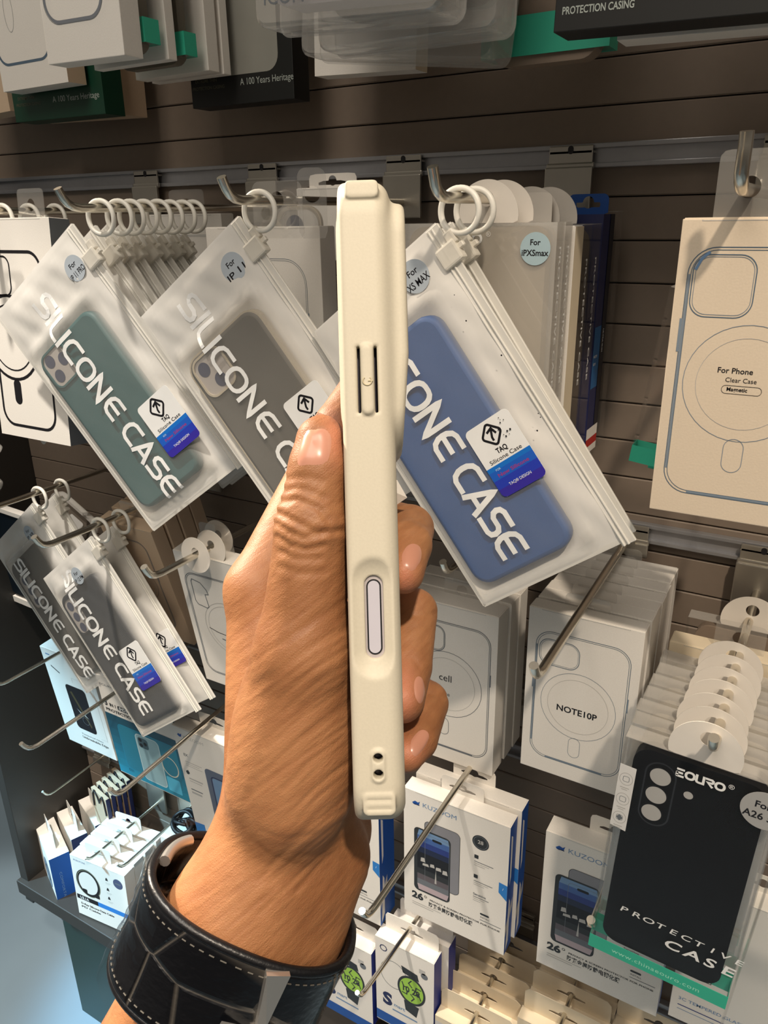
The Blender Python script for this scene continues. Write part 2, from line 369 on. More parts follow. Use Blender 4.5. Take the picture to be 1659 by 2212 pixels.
def carton(name, label, cat, loc, w, h, dep, art=None, mats=None, rot=(0, 0, 0), tab=None, group=None, bev=.5, flap=True, side=None, part='carton'):
    """box whose local origin is its top left front corner; x right, z up, y into the wall"""
    o = root(name, label, cat, loc, rot, group)
    mats = mats or {'all': CARD}
    b = MB()
    if set(mats) == {'all'}: b.box(0, w, 0, dep, -h, 0, mats['all'], bev, 2)
    else: b.facebox(0, w, 0, dep, -h, 0, mats)
    b.build(part, o)
    if flap:
        f = MB(); f.box(.8, w-.8, .6, dep-.4, -.2, .5, mats.get('top', mats.get('all', CARD)), .2, 1); f.stroke([(w*.12, -.3), (w*.12, -.9), (w*.88, -.9), (w*.88, -.3)], .3, -.1, PALEG)
        f.build('lid_flap', o)
    if art:
        a = MB(); art(a); a.build('printed_front', o)
    if side:
        a = MB(); a.T = Matrix.Translation((w*MM, 0, 0)) @ Matrix.Rotation(math.pi/2, 4, 'Z'); side(a); a.build('printed_side', o)
    if tab:
        t = MB(); P, Q = tab_outline(tab['x'], tab.get('z', 9), tab.get('w', 40), tab.get('h', 18), tab.get('hole', 'euro'), tab.get('r', 4), tab.get('hw'))
        t.frame(P, Q, tab.get('y', dep-.8), tab.get('y', dep-.8)+.6, tab.get('m', mats.get('top', mats.get('all', CARD))))
        t.build('hang_tab', o)
    return o
Y_ = -.16
def art_magsafe(out, camr, c, r1, r2, pill, txt=(), ink=STEELBLUE, ink2=THIN, w=.8, rad=13, heavy=False, camrad=8, pillheavy=False):
    def f(b):
        x0, x1, z0, z1 = out
        if heavy:
            b.stroke(rrect(x0, x1, z0, z1, rad, 8), w, Y_, ink, True)
        else:
            b.stroke(rrect(x0, x1, z0, z1, rad, 8), w*.55, Y_, ink, True)
            b.stroke(rrect(x0+1.5, x1-1.3, z0+1.5, z1-1.3, rad-1.3, 8), w*.4, Y_, ink, True)
            b.stroke([(x0+.8, z1-rad), (x0+.8, z0+rad)], w*1.1, Y_+.02, ink2); b.stroke([(x0+rad, z0+.8), (x1-rad, z0+.8)], w*1.3, Y_+.02, ink2)
            b.stroke([(x0-.5, z1-35), (x0-.5, z1-52)], 1.5, Y_-.02, ink2); b.stroke([(x1+.5, z1-40), (x1+.5, z1-52)], 1.2, Y_-.02, ink2)
        if camr:
            b.stroke(rrect(*camr, camrad, 8), w*.6, Y_, ink, True)
            if not heavy: b.stroke(rrect(camr[0]+1.2, camr[1]-1, camr[2]+1.2, camr[3]-1, camrad-1, 8), w*.35, Y_, ink2, True)
        if c:
            b.oval(c[0], c[1], r1, w if heavy else w*.4, Y_, ink if heavy else ink2); b.oval(c[0], c[1], r2, w*.5 if heavy else w*.3, Y_, ink if heavy else PALEG)
        if pill:
            P = rrect(*pill, (pill[1]-pill[0])/2-.01, 6)
            if pillheavy: b.flat(P, Y_, ink)
            else: b.stroke(P, w*.4, Y_, ink2, True)
        for t in txt: b.text(t[0], t[1], t[2], t[3], Y_, INK, bold=t[4] if len(t) > 4 else .012, align=t[5] if len(t) > 5 else .5)
    return f
# ---- upper right clear-case box
def art_m4(b):
    art_magsafe((5.5, 73.5, -142, -13.2), (8, 37.5, -46.9, -16.7), (39.5, -80), 30, 23.5, (34, 43.8, -127, -108.8), (('For Phone', 26, -74.5, 2.9, .012, 0), ('Clear Case', 30.3, -79, 2.4, 0, 0), ('Magnetic', 31.5, -83.6, 2.0, .02, 0)))(b)
    b.stroke(rrect(29, 48, -85, -80.8, 2, 5), .22, Y_, INK, True)
    b.stroke([(9, -24), (11.5, -18.5), (15, -15.4)], 1.4, Y_-.02, SHEEN)
CT = dict(w=34, h=24, z=11, hole='round', hw=5, m=CLEART)
p = at(1475, 473, .43)
m4 = carton('phone_case_box', 'cream box with line drawing of a clear case, reading For Phone Clear Case', 'box', p, 79, 154.5, 12, art_m4, {'all': CREAM}, tab=dict(CT, x=28, y=6, w=30, h=34, z=14))
g = 'clear boxes behind the For Phone clear case box'
def clear_case_box(name, label, loc, w, h, dep, case=SILBLK, band=GREEN, bandh=12, group=None, disc=True, front=None, casez=(-5, -170), rot=(0, 0, 0), discx=None, walls=CLEAR, tabm=None):
    o = root(name, label, 'box', loc, rot, group)
    b = MB(); t = .5
    b.box(0, w, 0, t, -h, 0, walls); b.box(0, w, dep-t, dep, -h, 0, walls); b.box(0, t, t, dep-t, -h, 0, walls); b.box(w-t, w, t, dep-t, -h, 0, walls); b.box(t, w-t, t, dep-t, -t, 0, CLEARH); b.box(t, w-t, t, dep-t, -h, -h+t, walls)
    b.build('clear_shell', o)
    if band:
        b = MB(); b.frame([(0-.15, -.15), (w+.15, -.15), (w+.15, dep+.15), (-.15, dep+.15)], [(.1, .1), (w-.1, .1), (w-.1, dep-.1), (.1, dep-.1)], 0, bandh, band)
        # lay the band flat round the foot of the box
        b.v = [(x, z, -h*MM + y) for x, y, z in b.v]
        b.build('printed_band', o)
    if case:
        b = MB(); b.prism(rrect(w/2-(w-14)/2, w/2+(w-14)/2, casez[1], casez[0], 11, 6), 2, dep-2.5, case, capm=case); b.build('case', o)
    if disc:
        b = MB(); cx = discx or w/2; hz = disc if disc is not True else 14
        P = radial(lambda x, z: z > -hz and math.hypot(x, z+10) < 21, 56); Q = radial(lambda x, z: math.hypot(x, z) < 4.6, 56)
        b.frame([(cx+x, hz+z) for x, z in P], [(cx+x, hz+z) for x, z in Q], .3, .8, tabm or DISC); b.build('hang_disc', o)
    if front: front(o, w, h, dep)
    return o
m4b = clear_case_box('clear_case_box', 'clear box with mint green foot leaning out left behind the cream box', at(1448, 618, .50), 70, 112, 14, None, GREEN, 11, disc=False, rot=(0, math.radians(7), 0))
dup(m4b, (.006, .035, -.014), 'clear box with mint green foot, rear one beside the cream clear-case box')
# ---- thick-outlined box at the left edge
p = at(105, 470, .447)
carton('magnetic_case_box', 'white box with thick black phone outline at the left edge', 'box', p-Vector((.098, 0, 0)), 98, 192, 20,
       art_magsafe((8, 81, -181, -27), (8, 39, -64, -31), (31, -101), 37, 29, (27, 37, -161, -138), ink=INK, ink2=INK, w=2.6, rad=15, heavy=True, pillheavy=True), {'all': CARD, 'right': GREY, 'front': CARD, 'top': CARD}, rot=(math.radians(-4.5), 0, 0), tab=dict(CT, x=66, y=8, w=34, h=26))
# ---- NOTE10P row
p = at(1144, 1308, .50)
carton('note_case_box', 'white box with pale blue phone drawing marked NOTE10P', 'box', p, 85.5, 146, 15,
       art_magsafe((7, 78.5, -131.5, -17.5), (10, 41, -46, -24), (42.5, -77), 29, 23.5, (38, 47, -123.6, -105.6), (('NOTE10P', 42.3, -84, 5.4, .02),), rad=13), tab=dict(CT, x=40, y=13.5, w=34, h=20, z=1))
o = carton('plain_case_box', 'plain white box filed behind the NOTE10P box', 'box', p+Vector((.001, .0165, .001)), 85.5, 145, 16, None, tab=dict(CT, x=39, y=14, w=34, h=20, z=0), group='white boxes behind the NOTE10P box')
for k in range(1, 6):
    dup(o, (random.uniform(-.001, .001), .0172*k, random.uniform(-.001, .0015)), 'plain white box filed behind the NOTE10P box', 'white boxes behind the NOTE10P box')
# ---- box behind the fingers
p = at(1078, 1335, .53)-Vector((.098, 0, 0))
carton('ringed_case_box', 'white box with grey ringed phone drawing behind the curled fingers', 'box', p, 98, 161.5, 22,
       art_magsafe((7, 92, -147, -17), (10, 49, -47, -22), (52, -79), 33, 26.5, (44, 54, -133, -115), (('cell', 50, -76, 7, 0), ('case', 50, -91, 4, 0)), ink=GREY, ink2=GREY, w=1.2, rad=14), tab=dict(CT, x=55, y=20, w=34, h=20, z=6))
o = carton('plain_case_box', 'plain white box directly behind the grey-ringed phone drawing box', 'box', p+Vector((.002, .023, .002)), 98, 160, 18, None, tab=dict(CT, x=53, y=16, w=34, h=20, z=6))
dup(o, (.001, .019, .001), 'plain white box rearmost behind the grey-ringed phone drawing box')
# ---- boxes left of the wrist
def art_l2(b):
    art_magsafe((7, 95, -143, -22), None, (52, -80), 31, 27, None, (), ink=GREY, ink2=PALEG, w=1.4, rad=12)(b)
    b.stroke([(16, -29), (26, -31), (32, -38), (33.5, -43), (29, -44), (30.5, -58), (28, -60), (17, -58), (14.5, -54), (14.5, -32)], .9, Y_, GREY, True)
    b.stroke([(24, -84), (34, -87), (44, -88), (56, -90)], .8, Y_, INK); b.stroke([(38, -94), (60, -97)], 1.2, Y_, GREY)
p = at(372, 1187, .47)
carton('folding_phone_case_box', 'white box with folding-phone case drawing beside the wrist', 'box', p, 104, 158, 18, art_l2, rot=(math.radians(9), 0, 0), tab=dict(CT, x=44, y=16, hole='round', m=CLEART, w=38, h=30, z=12))
b = root('hang_disc', 'round white hang disc nearest the wrist on the middle hook', 'hang tab', (H['h'][0], at(0, 0, .455).y, zc(Z2-.001)))
def disc_mesh(parent, r=17, name='disc'):
    q = MB(); q.frame(circ(0, -4, r, 40), circ(0, -1, 4.2, 40), 0, .6, DISC); return q.build(name, parent)
disc_mesh(b)
dup(b, (.004, .016, .002), 'round white hang disc second from the wrist on the middle hook')
dup(b, (-.003, .034, .004), 'round white hang disc farthest back on the middle hook')
p = at(325, 1150, .50)-Vector((.078, 0, 0))
l1 = carton('tan_case_box', 'tan box with a dark phone outline behind the black case bag', 'box', p, 78, 158, 17,
       art_magsafe((5, 61, -140, -18), None, (33, -78), 22, 18, None, ink=GREY, ink2=GREY, w=1.4, rad=13), {'all': TAN}, rot=(math.radians(15), 0, 0), tab=dict(x=40, w=36, h=18, m=CLEART, hole='round', hw=5))
l1b = carton('tan_case_box', 'tan box right behind the outlined tan box left of the wrist', 'box', p+Vector((.002, .018, .008)), 78, 156, 16, None, {'all': TAN}, rot=(math.radians(15), 0, 0), tab=dict(x=38, w=36, h=18, m=CLEART, hole='round', hw=5))
dup(l1b, (.002, .017, .005), 'tan box third in the stack left of the wrist'); dup(l1b, (.003, .034, .009), 'tan box rearmost in the stack left of the wrist')
# ---- boxes behind the teal and grey bags
p = at(690, 490, .50)-Vector((.112, 0, 0))
carton('clear_case_box', 'white box with blue phone outline behind the grey case bag', 'box', p, 112, 165, 20,
       art_magsafe((10, 98, -150, -23), None, (50, -90), 30, 24, None, w=.6, rad=20), {'all': CARD}, tab=dict(CT, x=55, y=10, w=46, h=26, z=10))
p = at(470, 462, .60)-Vector((.1, 0, 0))
carton('clear_case_box', 'white box with thin top outline behind the white rings', 'box', p, 104, 150, 18, art_magsafe((8, 140, -140, -19), None, None, 0, 0, None, w=.5, rad=14), tab=dict(CT, x=52, y=10, w=46, h=26, z=10))
p = at(640, 408, .60)
carton('rear_card_box', 'grey-white hang card box at the back of the single-ring hook', 'box', p, 60, 60, 14, None, {'all': CARD}, tab=dict(x=30, w=50, h=14, z=5, m=CARD))
def clear_tab(label, X, z, Yd, w, h, rot=0):
    o = root('clear_hang_tab', label, 'hang tab', (X, at(0, 0, Yd).y, zc(z)), (0, 0, rot))
    P, Q = tab_outline(0, 0, w, h, 'round', 6, 5.5, drop=12); q = MB(); q.frame(P, Q, 0, .5, CLEART); q.build('tab', o); return o
clear_tab('clear plastic hang tab right behind the single white ring', H['c'][0]+.004, Z1+.002, .445, 42, 24)
clear_tab('curled clear plastic tab standing up behind the single white ring', H['c'][0]+.012, Z1+.006, .475, 20, 34, .5)
clear_tab('clear plastic hang tab at the photo left edge among white rings', H['a'][0]+.012, Z1, .42, 34, 26)
o = root('small_clear_case', 'small clear case with cream rim lying on top of the outlined box', 'phone case', at(632, 470, .55), (0, 0, 0))
q = MB(); q.prism(rrect(-22, 22, -34, 8, 13, 8), 0, 9, CLEARH); q.build('shell', o)
q = MB(); q.frame(rrect(-23, 23, -35, 9, 14, 8), rrect(-20, 20, -32, 6, 12, 8), 8, 11, GRYRIM); q.build('rim', o)
q = MB(); q.flat(circ(2, -7, 9), -.2, LENS); q.build('lens_print', o)

# ================================================================== FROSTED CASE BAGS
def sm(t): t = max(0.0, min(1.0, t)); return t*t*(3-2*t)
def loft(b, rings, m, smooth=True):
    n = len(rings[0][1]); V = []; F = []
    for y, P in rings: V += [(x, y, z) for x, z in P]
    for k in range(len(rings)-1):
        for i in range(n): j = (i+1) % n; F.append((k*n+i, (k+1)*n+i, (k+1)*n+j, k*n+j))
    b.add(V, F, m, smooth)
    b.add(V, [tuple(range(n)), tuple(range(len(V)-1, len(V)-n-1, -1))], m)
def soft_case(b, x0, x1, z0, z1, m, y0=-4.6, y1=4.2, r=12, rim=None):
    R = lambda i: rrect(x0+i, x1-i, z0+i, z1-i, max(1, r-i), 6)
    loft(b, [(y0, R(3.2)), (y0+.5, R(1.5)), (y0+1.6, R(.4)), (y0+3, R(0)), (y1, R(.2))], m)
    if rim: b.frame(R(-.5), R(1.6), y0+1.2, y1, rim)
TILT = 37.0
def case_bag(label, loc, casem, case, bag=(-132, -18, -215, 2), word=('SILICONE CASE', -92.5, -14, 22.5, 184), sticker=(-72, -38.5, -158, -111), rnd=None, cam=None, yaw=0, tilt=TILT, group=None, rim=None, full=True, bend=0.0, seed=0):
    """frosted zip bag hung by a nylon ring; origin where the ring rests on the rod; drawn upright and swung by tilt degrees"""
    o = root('case_bag', label, 'case bag', loc, (0, 0, math.radians(yaw)), group)
    T = Matrix.Translation((0, 0, -.0072)) @ Matrix.Rotation(math.radians(-tilt), 4, 'Y')
    cx0, cx1, cz0, cz1 = case; bx0, bx1, bz0, bz1 = bag
    rs = random.Random(seed); ph = [rs.uniform(0, 6.28) for _ in range(4)]
    def puff(x, z):
        dx = max(cx0-x, 0, x-cx1); dz = max(cz0-z, 0, z-cz1); s = sm(1-math.hypot(dx, dz)/15)
        e = sm(min(x-bx0, bx1-x, z-bz0, bz1-z)/14)
        w = .9*math.sin(x*.11+z*.05+ph[0])+.7*math.sin(z*.13-x*.07+ph[1])+.5*math.sin(.31*x+.17*z+ph[2])
        return s*(1.0 if full else .35), e*(1.0 if full else .6), w*(1-.8*s)
    def yf(x, z):
        s, e, w = puff(x, z); return -.6-e*(1.6+5.2*s*1.0+w*.8)
    def yb(x, z):
        s, e, w = puff(x, z); return .3+e*(1.4+3.6*s-.5*w)
    NX, NZ = 30, 54
    def sheet(fy, m, flip):
        V = []; F = []
        for j in range(NZ+1):
            for i in range(NX+1):
                x = bx0+(bx1-bx0)*i/NX; z = bz0+(bz1-bz0)*j/NZ
                V.append((x + .8*math.sin(z*.05+ph[3])*(i in (0,)), fy(x, z), z))
        for j in range(NZ):
            for i in range(NX):
                a = j*(NX+1)+i; f = (a, a+1, a+NX+2, a+NX+1); F.append(f if not flip else f[::-1])
        q = MB(); q.T = T; q.add(V, F, m, True); return q
    ff = sheet(yf, FROST, False).build('front_film', o); sheet(yb, FROSTB, True).build('back_film', o)
    at_ = ff.data.attributes.new('contact', 'FLOAT', 'POINT')
    at_.data.foreach_set('value', [puff(bx0+(bx1-bx0)*i/NX, bz0+(bz1-bz0)*j/NZ)[0] for j in range(NZ+1) for i in range(NX+1)])
    # zip edge: two ridges and a pressed seam
    q = MB(); q.T = T
    q.box(bx1-8, bx1+1.2, -1.1, .9, bz0-3, bz1-1, ZIPM, .3, 1)
    for xx in (bx1-6.5, bx1-3.6): q.tube([(xx, -1.3, bz0-3), (xx, -1.3, bz1-2)], .75, ZIPM, 8)
    q.box(bx0-.8, bx0+1.6, -.7, .6, bz0, bz1, ZIPM); q.box(bx0, bx1, -.7, .6, bz0-1, bz0+2, ZIPM)
    q.build('zip_edge', o)
    q = MB(); q.T = Matrix.Translation((0, 0, -.0102))
    q.tube([(12.1*math.sin(a), .35*math.sin(3*a), 12.1*math.cos(a)) for a in [2*math.pi*i/40 for i in range(40)]], 1.85, RINGP, 10, False, True, True)
    q.build('ring', o)
    q = MB(); q.T = T   # slider clip between ring and zip
    q.box(bx1-9, bx1+5, -4.2, 3.6, -25, -12, CLIPP, 1.4, 2); q.box(bx1+.5, bx1+6.5, -2.6, 2.4, -15, -6.5, CLIPP, 1.1, 2); q.box(bx1-4, bx1+8.5, -1.8, 1.6, -19.5, -16, CLIPP, .6, 1)
    q.build('slider_clip', o)
    q = MB(); q.T = T; soft_case(q, cx0, cx1, cz0, cz1, casem, rim=rim) if full else soft_case(q, cx0, cx1, cz0, cz1, casem, -1.6, 1.4)
    co = q.build('silicone_case', o)
    if cam:
        q = MB(); q.T = T; x0, x1, z0, z1 = cam[:4]
        q.frame(rrect(x0-1.6, x1+1.6, z0-1.6, z1+1.6, 8.5), rrect(x0, x1, z0, z1, 7), -5.6, -4.5, rim or casem)
        q.flat(rrect(x0, x1, z0, z1, 7), -4.75, STONE)
        for lx, lz in cam[4]: q.flat(circ(lx, lz, 5.4), -4.95, LENS)
        q.build('camera_cutout', co)
    if full:
        q = MB(); q.T = T; q.warp = lambda p: Vector((p.x, yf(p.x, p.z)-.25+p.y, p.z))
        t, lx, lz, lh, ll = word
        q.letters(t, lx-lh/2, lz, lh, 0, WHITE, rot=-90, length=ll, w=.16, step=2.0)
        q.build('lettering', o)
    if rnd:
        q = MB(); q.T = T; x, z = rnd[:2]; rr = rnd[3] if len(rnd) > 3 else 10
        yy = min(yf(x, z), yf(x-7, z), yf(x+7, z), yf(x, z-7), yf(x, z+7))-.25
        q.prism(circ(x, z, rr, 36), yy, yy+.15, SILV)
        a, bt = rnd[2]; q.text(a, x, z+1.2, rr*.4, yy-.08, INK, bold=.012); q.text(bt, x, z-rr*.62, rr*.46, yy-.08, INK, bold=.012, width=min(rr*1.72, rr*.42*len(bt)))
        q.build('round_sticker', o)
    if sticker:
        x0, x1, z0, z1 = sticker; w = x1-x0; h = z1-z0; xm = (x0+x1)/2; q = MB(); q.T = T
        y = min(yf(x, z) for x in (x0, xm, x1) for z in (z0, (z0+z1)/2, z1))-.3
        P = rrect(x0, x1, z0, z1, 3.6, 6); zs = z0+h*.43
        q.prism(P, y, y+.2, WHITE)
        def clip(za, zb): # horizontal slice of the outline
            xs = lambda z: (x0+ (3.6-math.sqrt(max(0, 3.6**2-(z0+3.6-z)**2)) if z < z0+3.6 else 0))
            L = [xs(za+(zb-za)*k/6) for k in range(7)]; Z = [za+(zb-za)*k/6 for k in range(7)]
            return [(x0+x1-a, c) for a, c in zip(L, Z)]+[(a, c) for a, c in zip(L[::-1], Z[::-1])]
        band = [VIOL, VIOL, ULTRA, ULTRA, MID1, MID1, SKYB]
        for k, m in enumerate(band): q.flat(clip(z0+(zs-z0)*k/7+.001, z0+(zs-z0)*(k+1)/7), y-.06, m)
        # rounded diamond with an arrow
        cxx, czz = xm-w*.02, z1-h*.2; s = w*.155
        D = [(cxx+a*math.cos(.785)-c*math.sin(.785), czz+a*math.sin(.785)+c*math.cos(.785)) for a, c in rrect(-s, s, -s, s, s*.35, 5)]
        q.stroke(D, w*.045, y-.1, INK, True)
        ca, sa = math.cos(-.42), math.sin(-.42); rr_ = lambda L: [(cxx+a*s*ca-c*s*sa, czz+a*s*sa+c*s*ca) for a, c in L]
        q.stroke(rr_([(.18, -.75), (0, -.35), (0, .55)]), w*.045, y-.1, INK); q.stroke(rr_([(-.6, .15), (0, .75), (.6, .15)]), w*.045, y-.1, INK)
        q.text('TAQ', xm, z0+h*.545, h*.07, y-.1, INK, bold=.03, sx=.85); q.text('Silicone Case', xm, z0+h*.455, h*.058, y-.1, INK, bold=.004, width=w*.72)
        q.text('FOR', x0+w*.22, z0+h*.355, h*.03, y-.1, WHITEF); q.text('New Silicone', xm, z0+h*.27, h*.05, y-.1, REDV, bold=.02, width=w*.7)
        q.text('TAQ® DESIGN', xm, z0+h*.11, h*.04, y-.1, WHITE, bold=.005, width=w*.5)
        q.build('product_sticker', o)
    return o
def Yfor(px, py, X):
    d = fw + rt*((px-829.5)/FPX) + up*((1106-py)/FPX); return X*d.y/d.x
def onrod(k, Yd, dz=.0): return Vector((H[k][0], Yd-CD, zc(H[k][1])+.0033+dz))
# blue, hook d
bl = case_bag('frosted zip bag with blue silicone case, sticker For XS MAX, right of the held phone', onrod('d', .431), BLUSIL, (-125, -48, -203, -36), rnd=(-45.5, -15, ('For', 'XS MAX')), word=('SILICONE CASE', -86, -8, 23, 186), seed=1)
q = MB(); q.T = Matrix.Translation((0, 0, -.0072)) @ Matrix.Rotation(math.radians(-TILT), 4, 'Y'); rs_ = random.Random(5)
for k in range(16):
    x, z = (-47+rs_.uniform(-3, 4), -118-rs_.uniform(-4, 9)) if k < 10 else (-27+rs_.uniform(-4, 4), -20-rs_.uniform(0, 120))
    q.flat(circ(x, z, rs_.uniform(.25, .7), 8), -8.6, INK)
q.build('dirt_specks', bl)
case_bag('frosted zip bag directly behind the blue case bag, only its zip edge showing', onrod('d', .452), BLUSIL, (-125, -48, -203, -36), full=False, sticker=None, tilt=35.5, seed=2)
# grey, hook c
case_bag('frosted zip bag with warm grey silicone case, sticker For IP 11, left of the thumb', onrod('c', .431), GRYSIL, (-123, -45, -196, -44), bag=(-133, -17, -212, 6), rnd=(-41, -17, ('For', 'IP 11')), yaw=7, rim=GRYRIM,
         word=('SILICONE CASE', -88.5, -8, 20.5, 194), cam=(-117, -88, -76, -48, ((-109, -56), (-101, -69))), sticker=(-69, -34, -160, -112), seed=3)
# teal, hook b and the row behind it
case_bag('frosted zip bag with teal silicone case, sticker For IP 11 PRO, at the left', onrod('b', .431), TEAL, (-138, -58, -196, -41), bag=(-146, -27, -212, 12), rnd=(-47, -14, ('For', 'IP 11 PRO')), yaw=9,
         word=('SILICONE CASE', -95, -7, 22, 194), cam=(-132, -103, -72, -44, ((-124, -50), (-124, -64), (-110, -56))), sticker=(-77, -38, -176, -128), seed=4)
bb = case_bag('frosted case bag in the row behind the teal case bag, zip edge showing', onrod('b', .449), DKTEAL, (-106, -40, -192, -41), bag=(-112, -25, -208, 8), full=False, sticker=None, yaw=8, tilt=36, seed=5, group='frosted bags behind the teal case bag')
for k in range(1, 7):
    dup(bb, (random.uniform(-.0006, .0006), .0135*k+random.uniform(-.001, .003), random.uniform(-.0002, .0002)), 'frosted case bag in the row behind the teal case bag, zip edge showing', 'frosted bags behind the teal case bag', rot=(0, math.radians(random.uniform(-1.5, 2)), 0))
# dark teal bags on the left edge hook
Ya = Yfor(118, 452, H['a'][0])
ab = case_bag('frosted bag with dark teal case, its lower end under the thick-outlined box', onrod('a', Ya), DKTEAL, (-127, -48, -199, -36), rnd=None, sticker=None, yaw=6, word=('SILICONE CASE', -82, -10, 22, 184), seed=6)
for k, d in enumerate((-.028, -.055)):
    case_bag(('frosted bag of the middle white ring at the photo left edge', 'frosted bag of the foremost white ring at the photo left edge')[k], onrod('a', Ya+d), GRYSIL, (-118, -50, -150, -36), bag=(-124, -18, -165, 2), full=False, sticker=None, yaw=6, seed=7+k)
# row two: black bag and the strip behind it
Yg = Yfor(215, 1128, H['g'][0])
case_bag('frosted bag with black silicone case hanging at lower left beside the wrist', onrod('g', Yg), NVYSIL, (-127, -44, -196, -30), bag=(-134, -20, -205, 0), rnd=(-66, -24, ('For', 'IP 12 PM'), 9.5), word=('SILICONE CASE', -90, -11, 22, 175), sticker=(-77, -38, -162, -113), tilt=37, seed=9,
         cam=(-121, -96, -76, -36, ((-112, -44), (-112, -57), (-112, -70))))
case_bag('frosted bag behind the black case bag, its rim and a blue sticker edge showing', onrod('g', Yg+.026), NVYSIL, (-125, -46, -196, -30), bag=(-132, -18, -205, 0), full=False, sticker=(-62, -22, -160, -120), tilt=35, seed=10)
Yf_ = Yfor(85, 1072, H['f'][0])
case_bag('frosted bag with smoky charcoal case at the far left edge', onrod('f', Yf_), GRYSIL, (-128, -48, -196, -34), bag=(-138, -18, -212, 0), rnd=(-46, -24, ('For', 'IP XR'), 9), word=('SILICONE CASE', -98, -36, 21, 165), sticker=None, tilt=38, seed=11, cam=(-122, -97, -96, -52, ((-112, -60), (-112, -74), (-112, -88))))
case_bag('frosted bag right behind the smoky charcoal case bag at far left', onrod('f', Yf_+.03), DKTEAL, (-125, -46, -190, -34), bag=(-134, -16, -205, 0), full=False, sticker=None, tilt=35, seed=12)
# shallow clear cases and a white-framed case at the far left
def clear_phone_case(label, loc, rot, m=CLEARH, inner=SILBLK, w=76, h=150):
    o = root('clear_phone_case', label, 'phone case', loc, rot)
    q = MB(); R = lambda i: rrect(i, w-i, -h+i, -i, 13-i, 6); q.frame(R(0), R(3.5), -8, 0, m); q.prism(R(1), -1.2, -.2, m); q.build('shell', o)
    q = MB(); q.flat([(a, c) for a, c in R(5)], -1.6, inner); q.flat(rrect(w*.42, w*.72, -30, -16, 3), -1.9, PALEG); q.build('paper_insert', o)
    return o
clear_phone_case('clear phone case with a blank pale label behind the smoky case bag', at(128, 1052, .565), (math.radians(-12), math.radians(28), 0), inner=mat('dim_brown_card', '#5a5148', .6))
clear_phone_case('clear phone case with dark insert leaning at the far left edge', at(-75, 962, .47), (math.radians(-58), math.radians(-8), 0), inner=mat('pale_green_print', '#7d9a90', .4))
clear_phone_case('clear case with brown edge, lower one at the far left edge', at(-75, 1010, .49), (math.radians(-55), math.radians(4), 0), inner=mat('slate_print', '#3f4650', .4), h=120)
o = root('framed_case_pack', 'white framed pack with dark navy case low at the left edge', 'case pack', at(-28, 1085, .565), (math.radians(4), math.radians(3), 0))
q = MB(); q.frame(rrect(0, 122, -150, 0, 8), rrect(5, 117, -141, -6, 6), -4, 6, CARD); q.prism(rrect(1, 121, -149, -1, 8), 4, 6.5, CARD); q.build('frame', o)
q = MB(); q.prism(rrect(9, 113, -137, -8, 10), -2, 4, mat('navy_black_case', '#0c1822', .4)); q.flat(rrect(92, 114, -136, -122, 1), -2.3, SILV); q.build('case', o)
q = MB(); q.flat(rrect(88, 104, -147.5, -144, 1.6), -4.3, RED); q.build('red_mark', o)

# ================================================================== CLEAR BOXES, RIGHT
def eouro_front(o, w, h, dep):
    b = MB(); y = -.2
    b.letters('eouro', w*.36, -15.5, 6.2, y, WHITE, length=28, w=.24); b.text('®', w*.70, -11.5, 3.2, y, WHITE)
    tx = 'PROTECTIVE'
    for k, c in enumerate(tx): b.text(c, 19+k*8.1, -138-.25*k, 4.6, y, WHITE, sx=1.55, bold=.008, shear=.15)
    for k, c in enumerate('CASE'): b.text(c, 53+k*11.5, -152-.2*k, 7.6, y, WHITE, sx=1.45, bold=.02, shear=.15)
    b.text('www.chinaeouro.com', 16, -178.2, 3.6, y, mat('pale_mint_ink', '#a9ecd2', .5), align=0, width=58, space=1.1)
    b.text('EOURO', 80, -160, 4.2, 2.2, mat('embossed_grey', '#3a3434', .6), rot=90)
    b.build('printed_lettering', o)
    b = MB(); b.prism(circ(w-8, -18.5, 13, 40), y-.15, y-.05, mat('disc_sticker', '#a7a6a4', .35)); b.text('For', w-9, -17, 4.6, y-.25, INK, bold=.02); b.text('A26 5G', w-19, -25, 4.8, y-.25, INK, bold=.02, align=0); b.build('round_sticker', o)
    b = MB(); b.prism([(.2, -70), (10.4, -71.5), (10.4, -21), (.2, -20.5)], y-.12, y-.04, mat('white_label', '#e4e2df', .5))
    for k, z in enumerate((-31, -47, -62)):
        b.oval(5.3, z, 4, .35, y-.2, PALEG, 4.6); b.stroke(rrect(3.4, 7.2, z-2, z+2, 1, 3), .3, y-.2, GREY, True)
        b.rect(2.4, 8, z-7.2, z-6.6, y-.2, PALEG); b.rect(3.4, 7, z-8.6, z-8.1, y-.2, PALEG)
    b.flat([(5.3, -64.6), (7.4, -62), (5.3, -59.4), (3.2, -62)], y-.24, GREY)
    b.build('certificate_label', o)
    b = MB()
    for x, z, rr in ((24.5, -22, 6.6), (24, -36.5, 6.6), (23.3, -50.8, 6.4), (42, -28, 3.1)): b.frame(circ(x, z, rr+.5, 36), circ(x, z, rr-.3, 36), 1.6, 2.1, SILBLK); b.flat(circ(x, z, rr, 36), 1.7, PALEG)
    b.stroke(rrect(15.5, 33.5, -60, -12, 9, 7), 1.0, 1.8, mat('case_edge_black', '#26262a', .4), True)
    b.build('camera_holes', o)
p = at(1350, 1590, .415)
eo = clear_case_box('clear_case_box', 'front clear box with black case, white lettering and mint green foot', p, 91, 182, 14, SILBLK, GREEN, 11.5, disc=17, front=eouro_front, casez=(-5, -170), rot=(0, math.radians(2.6), 0), discx=46)
gE = 'clear boxes filed behind the black-case clear box'
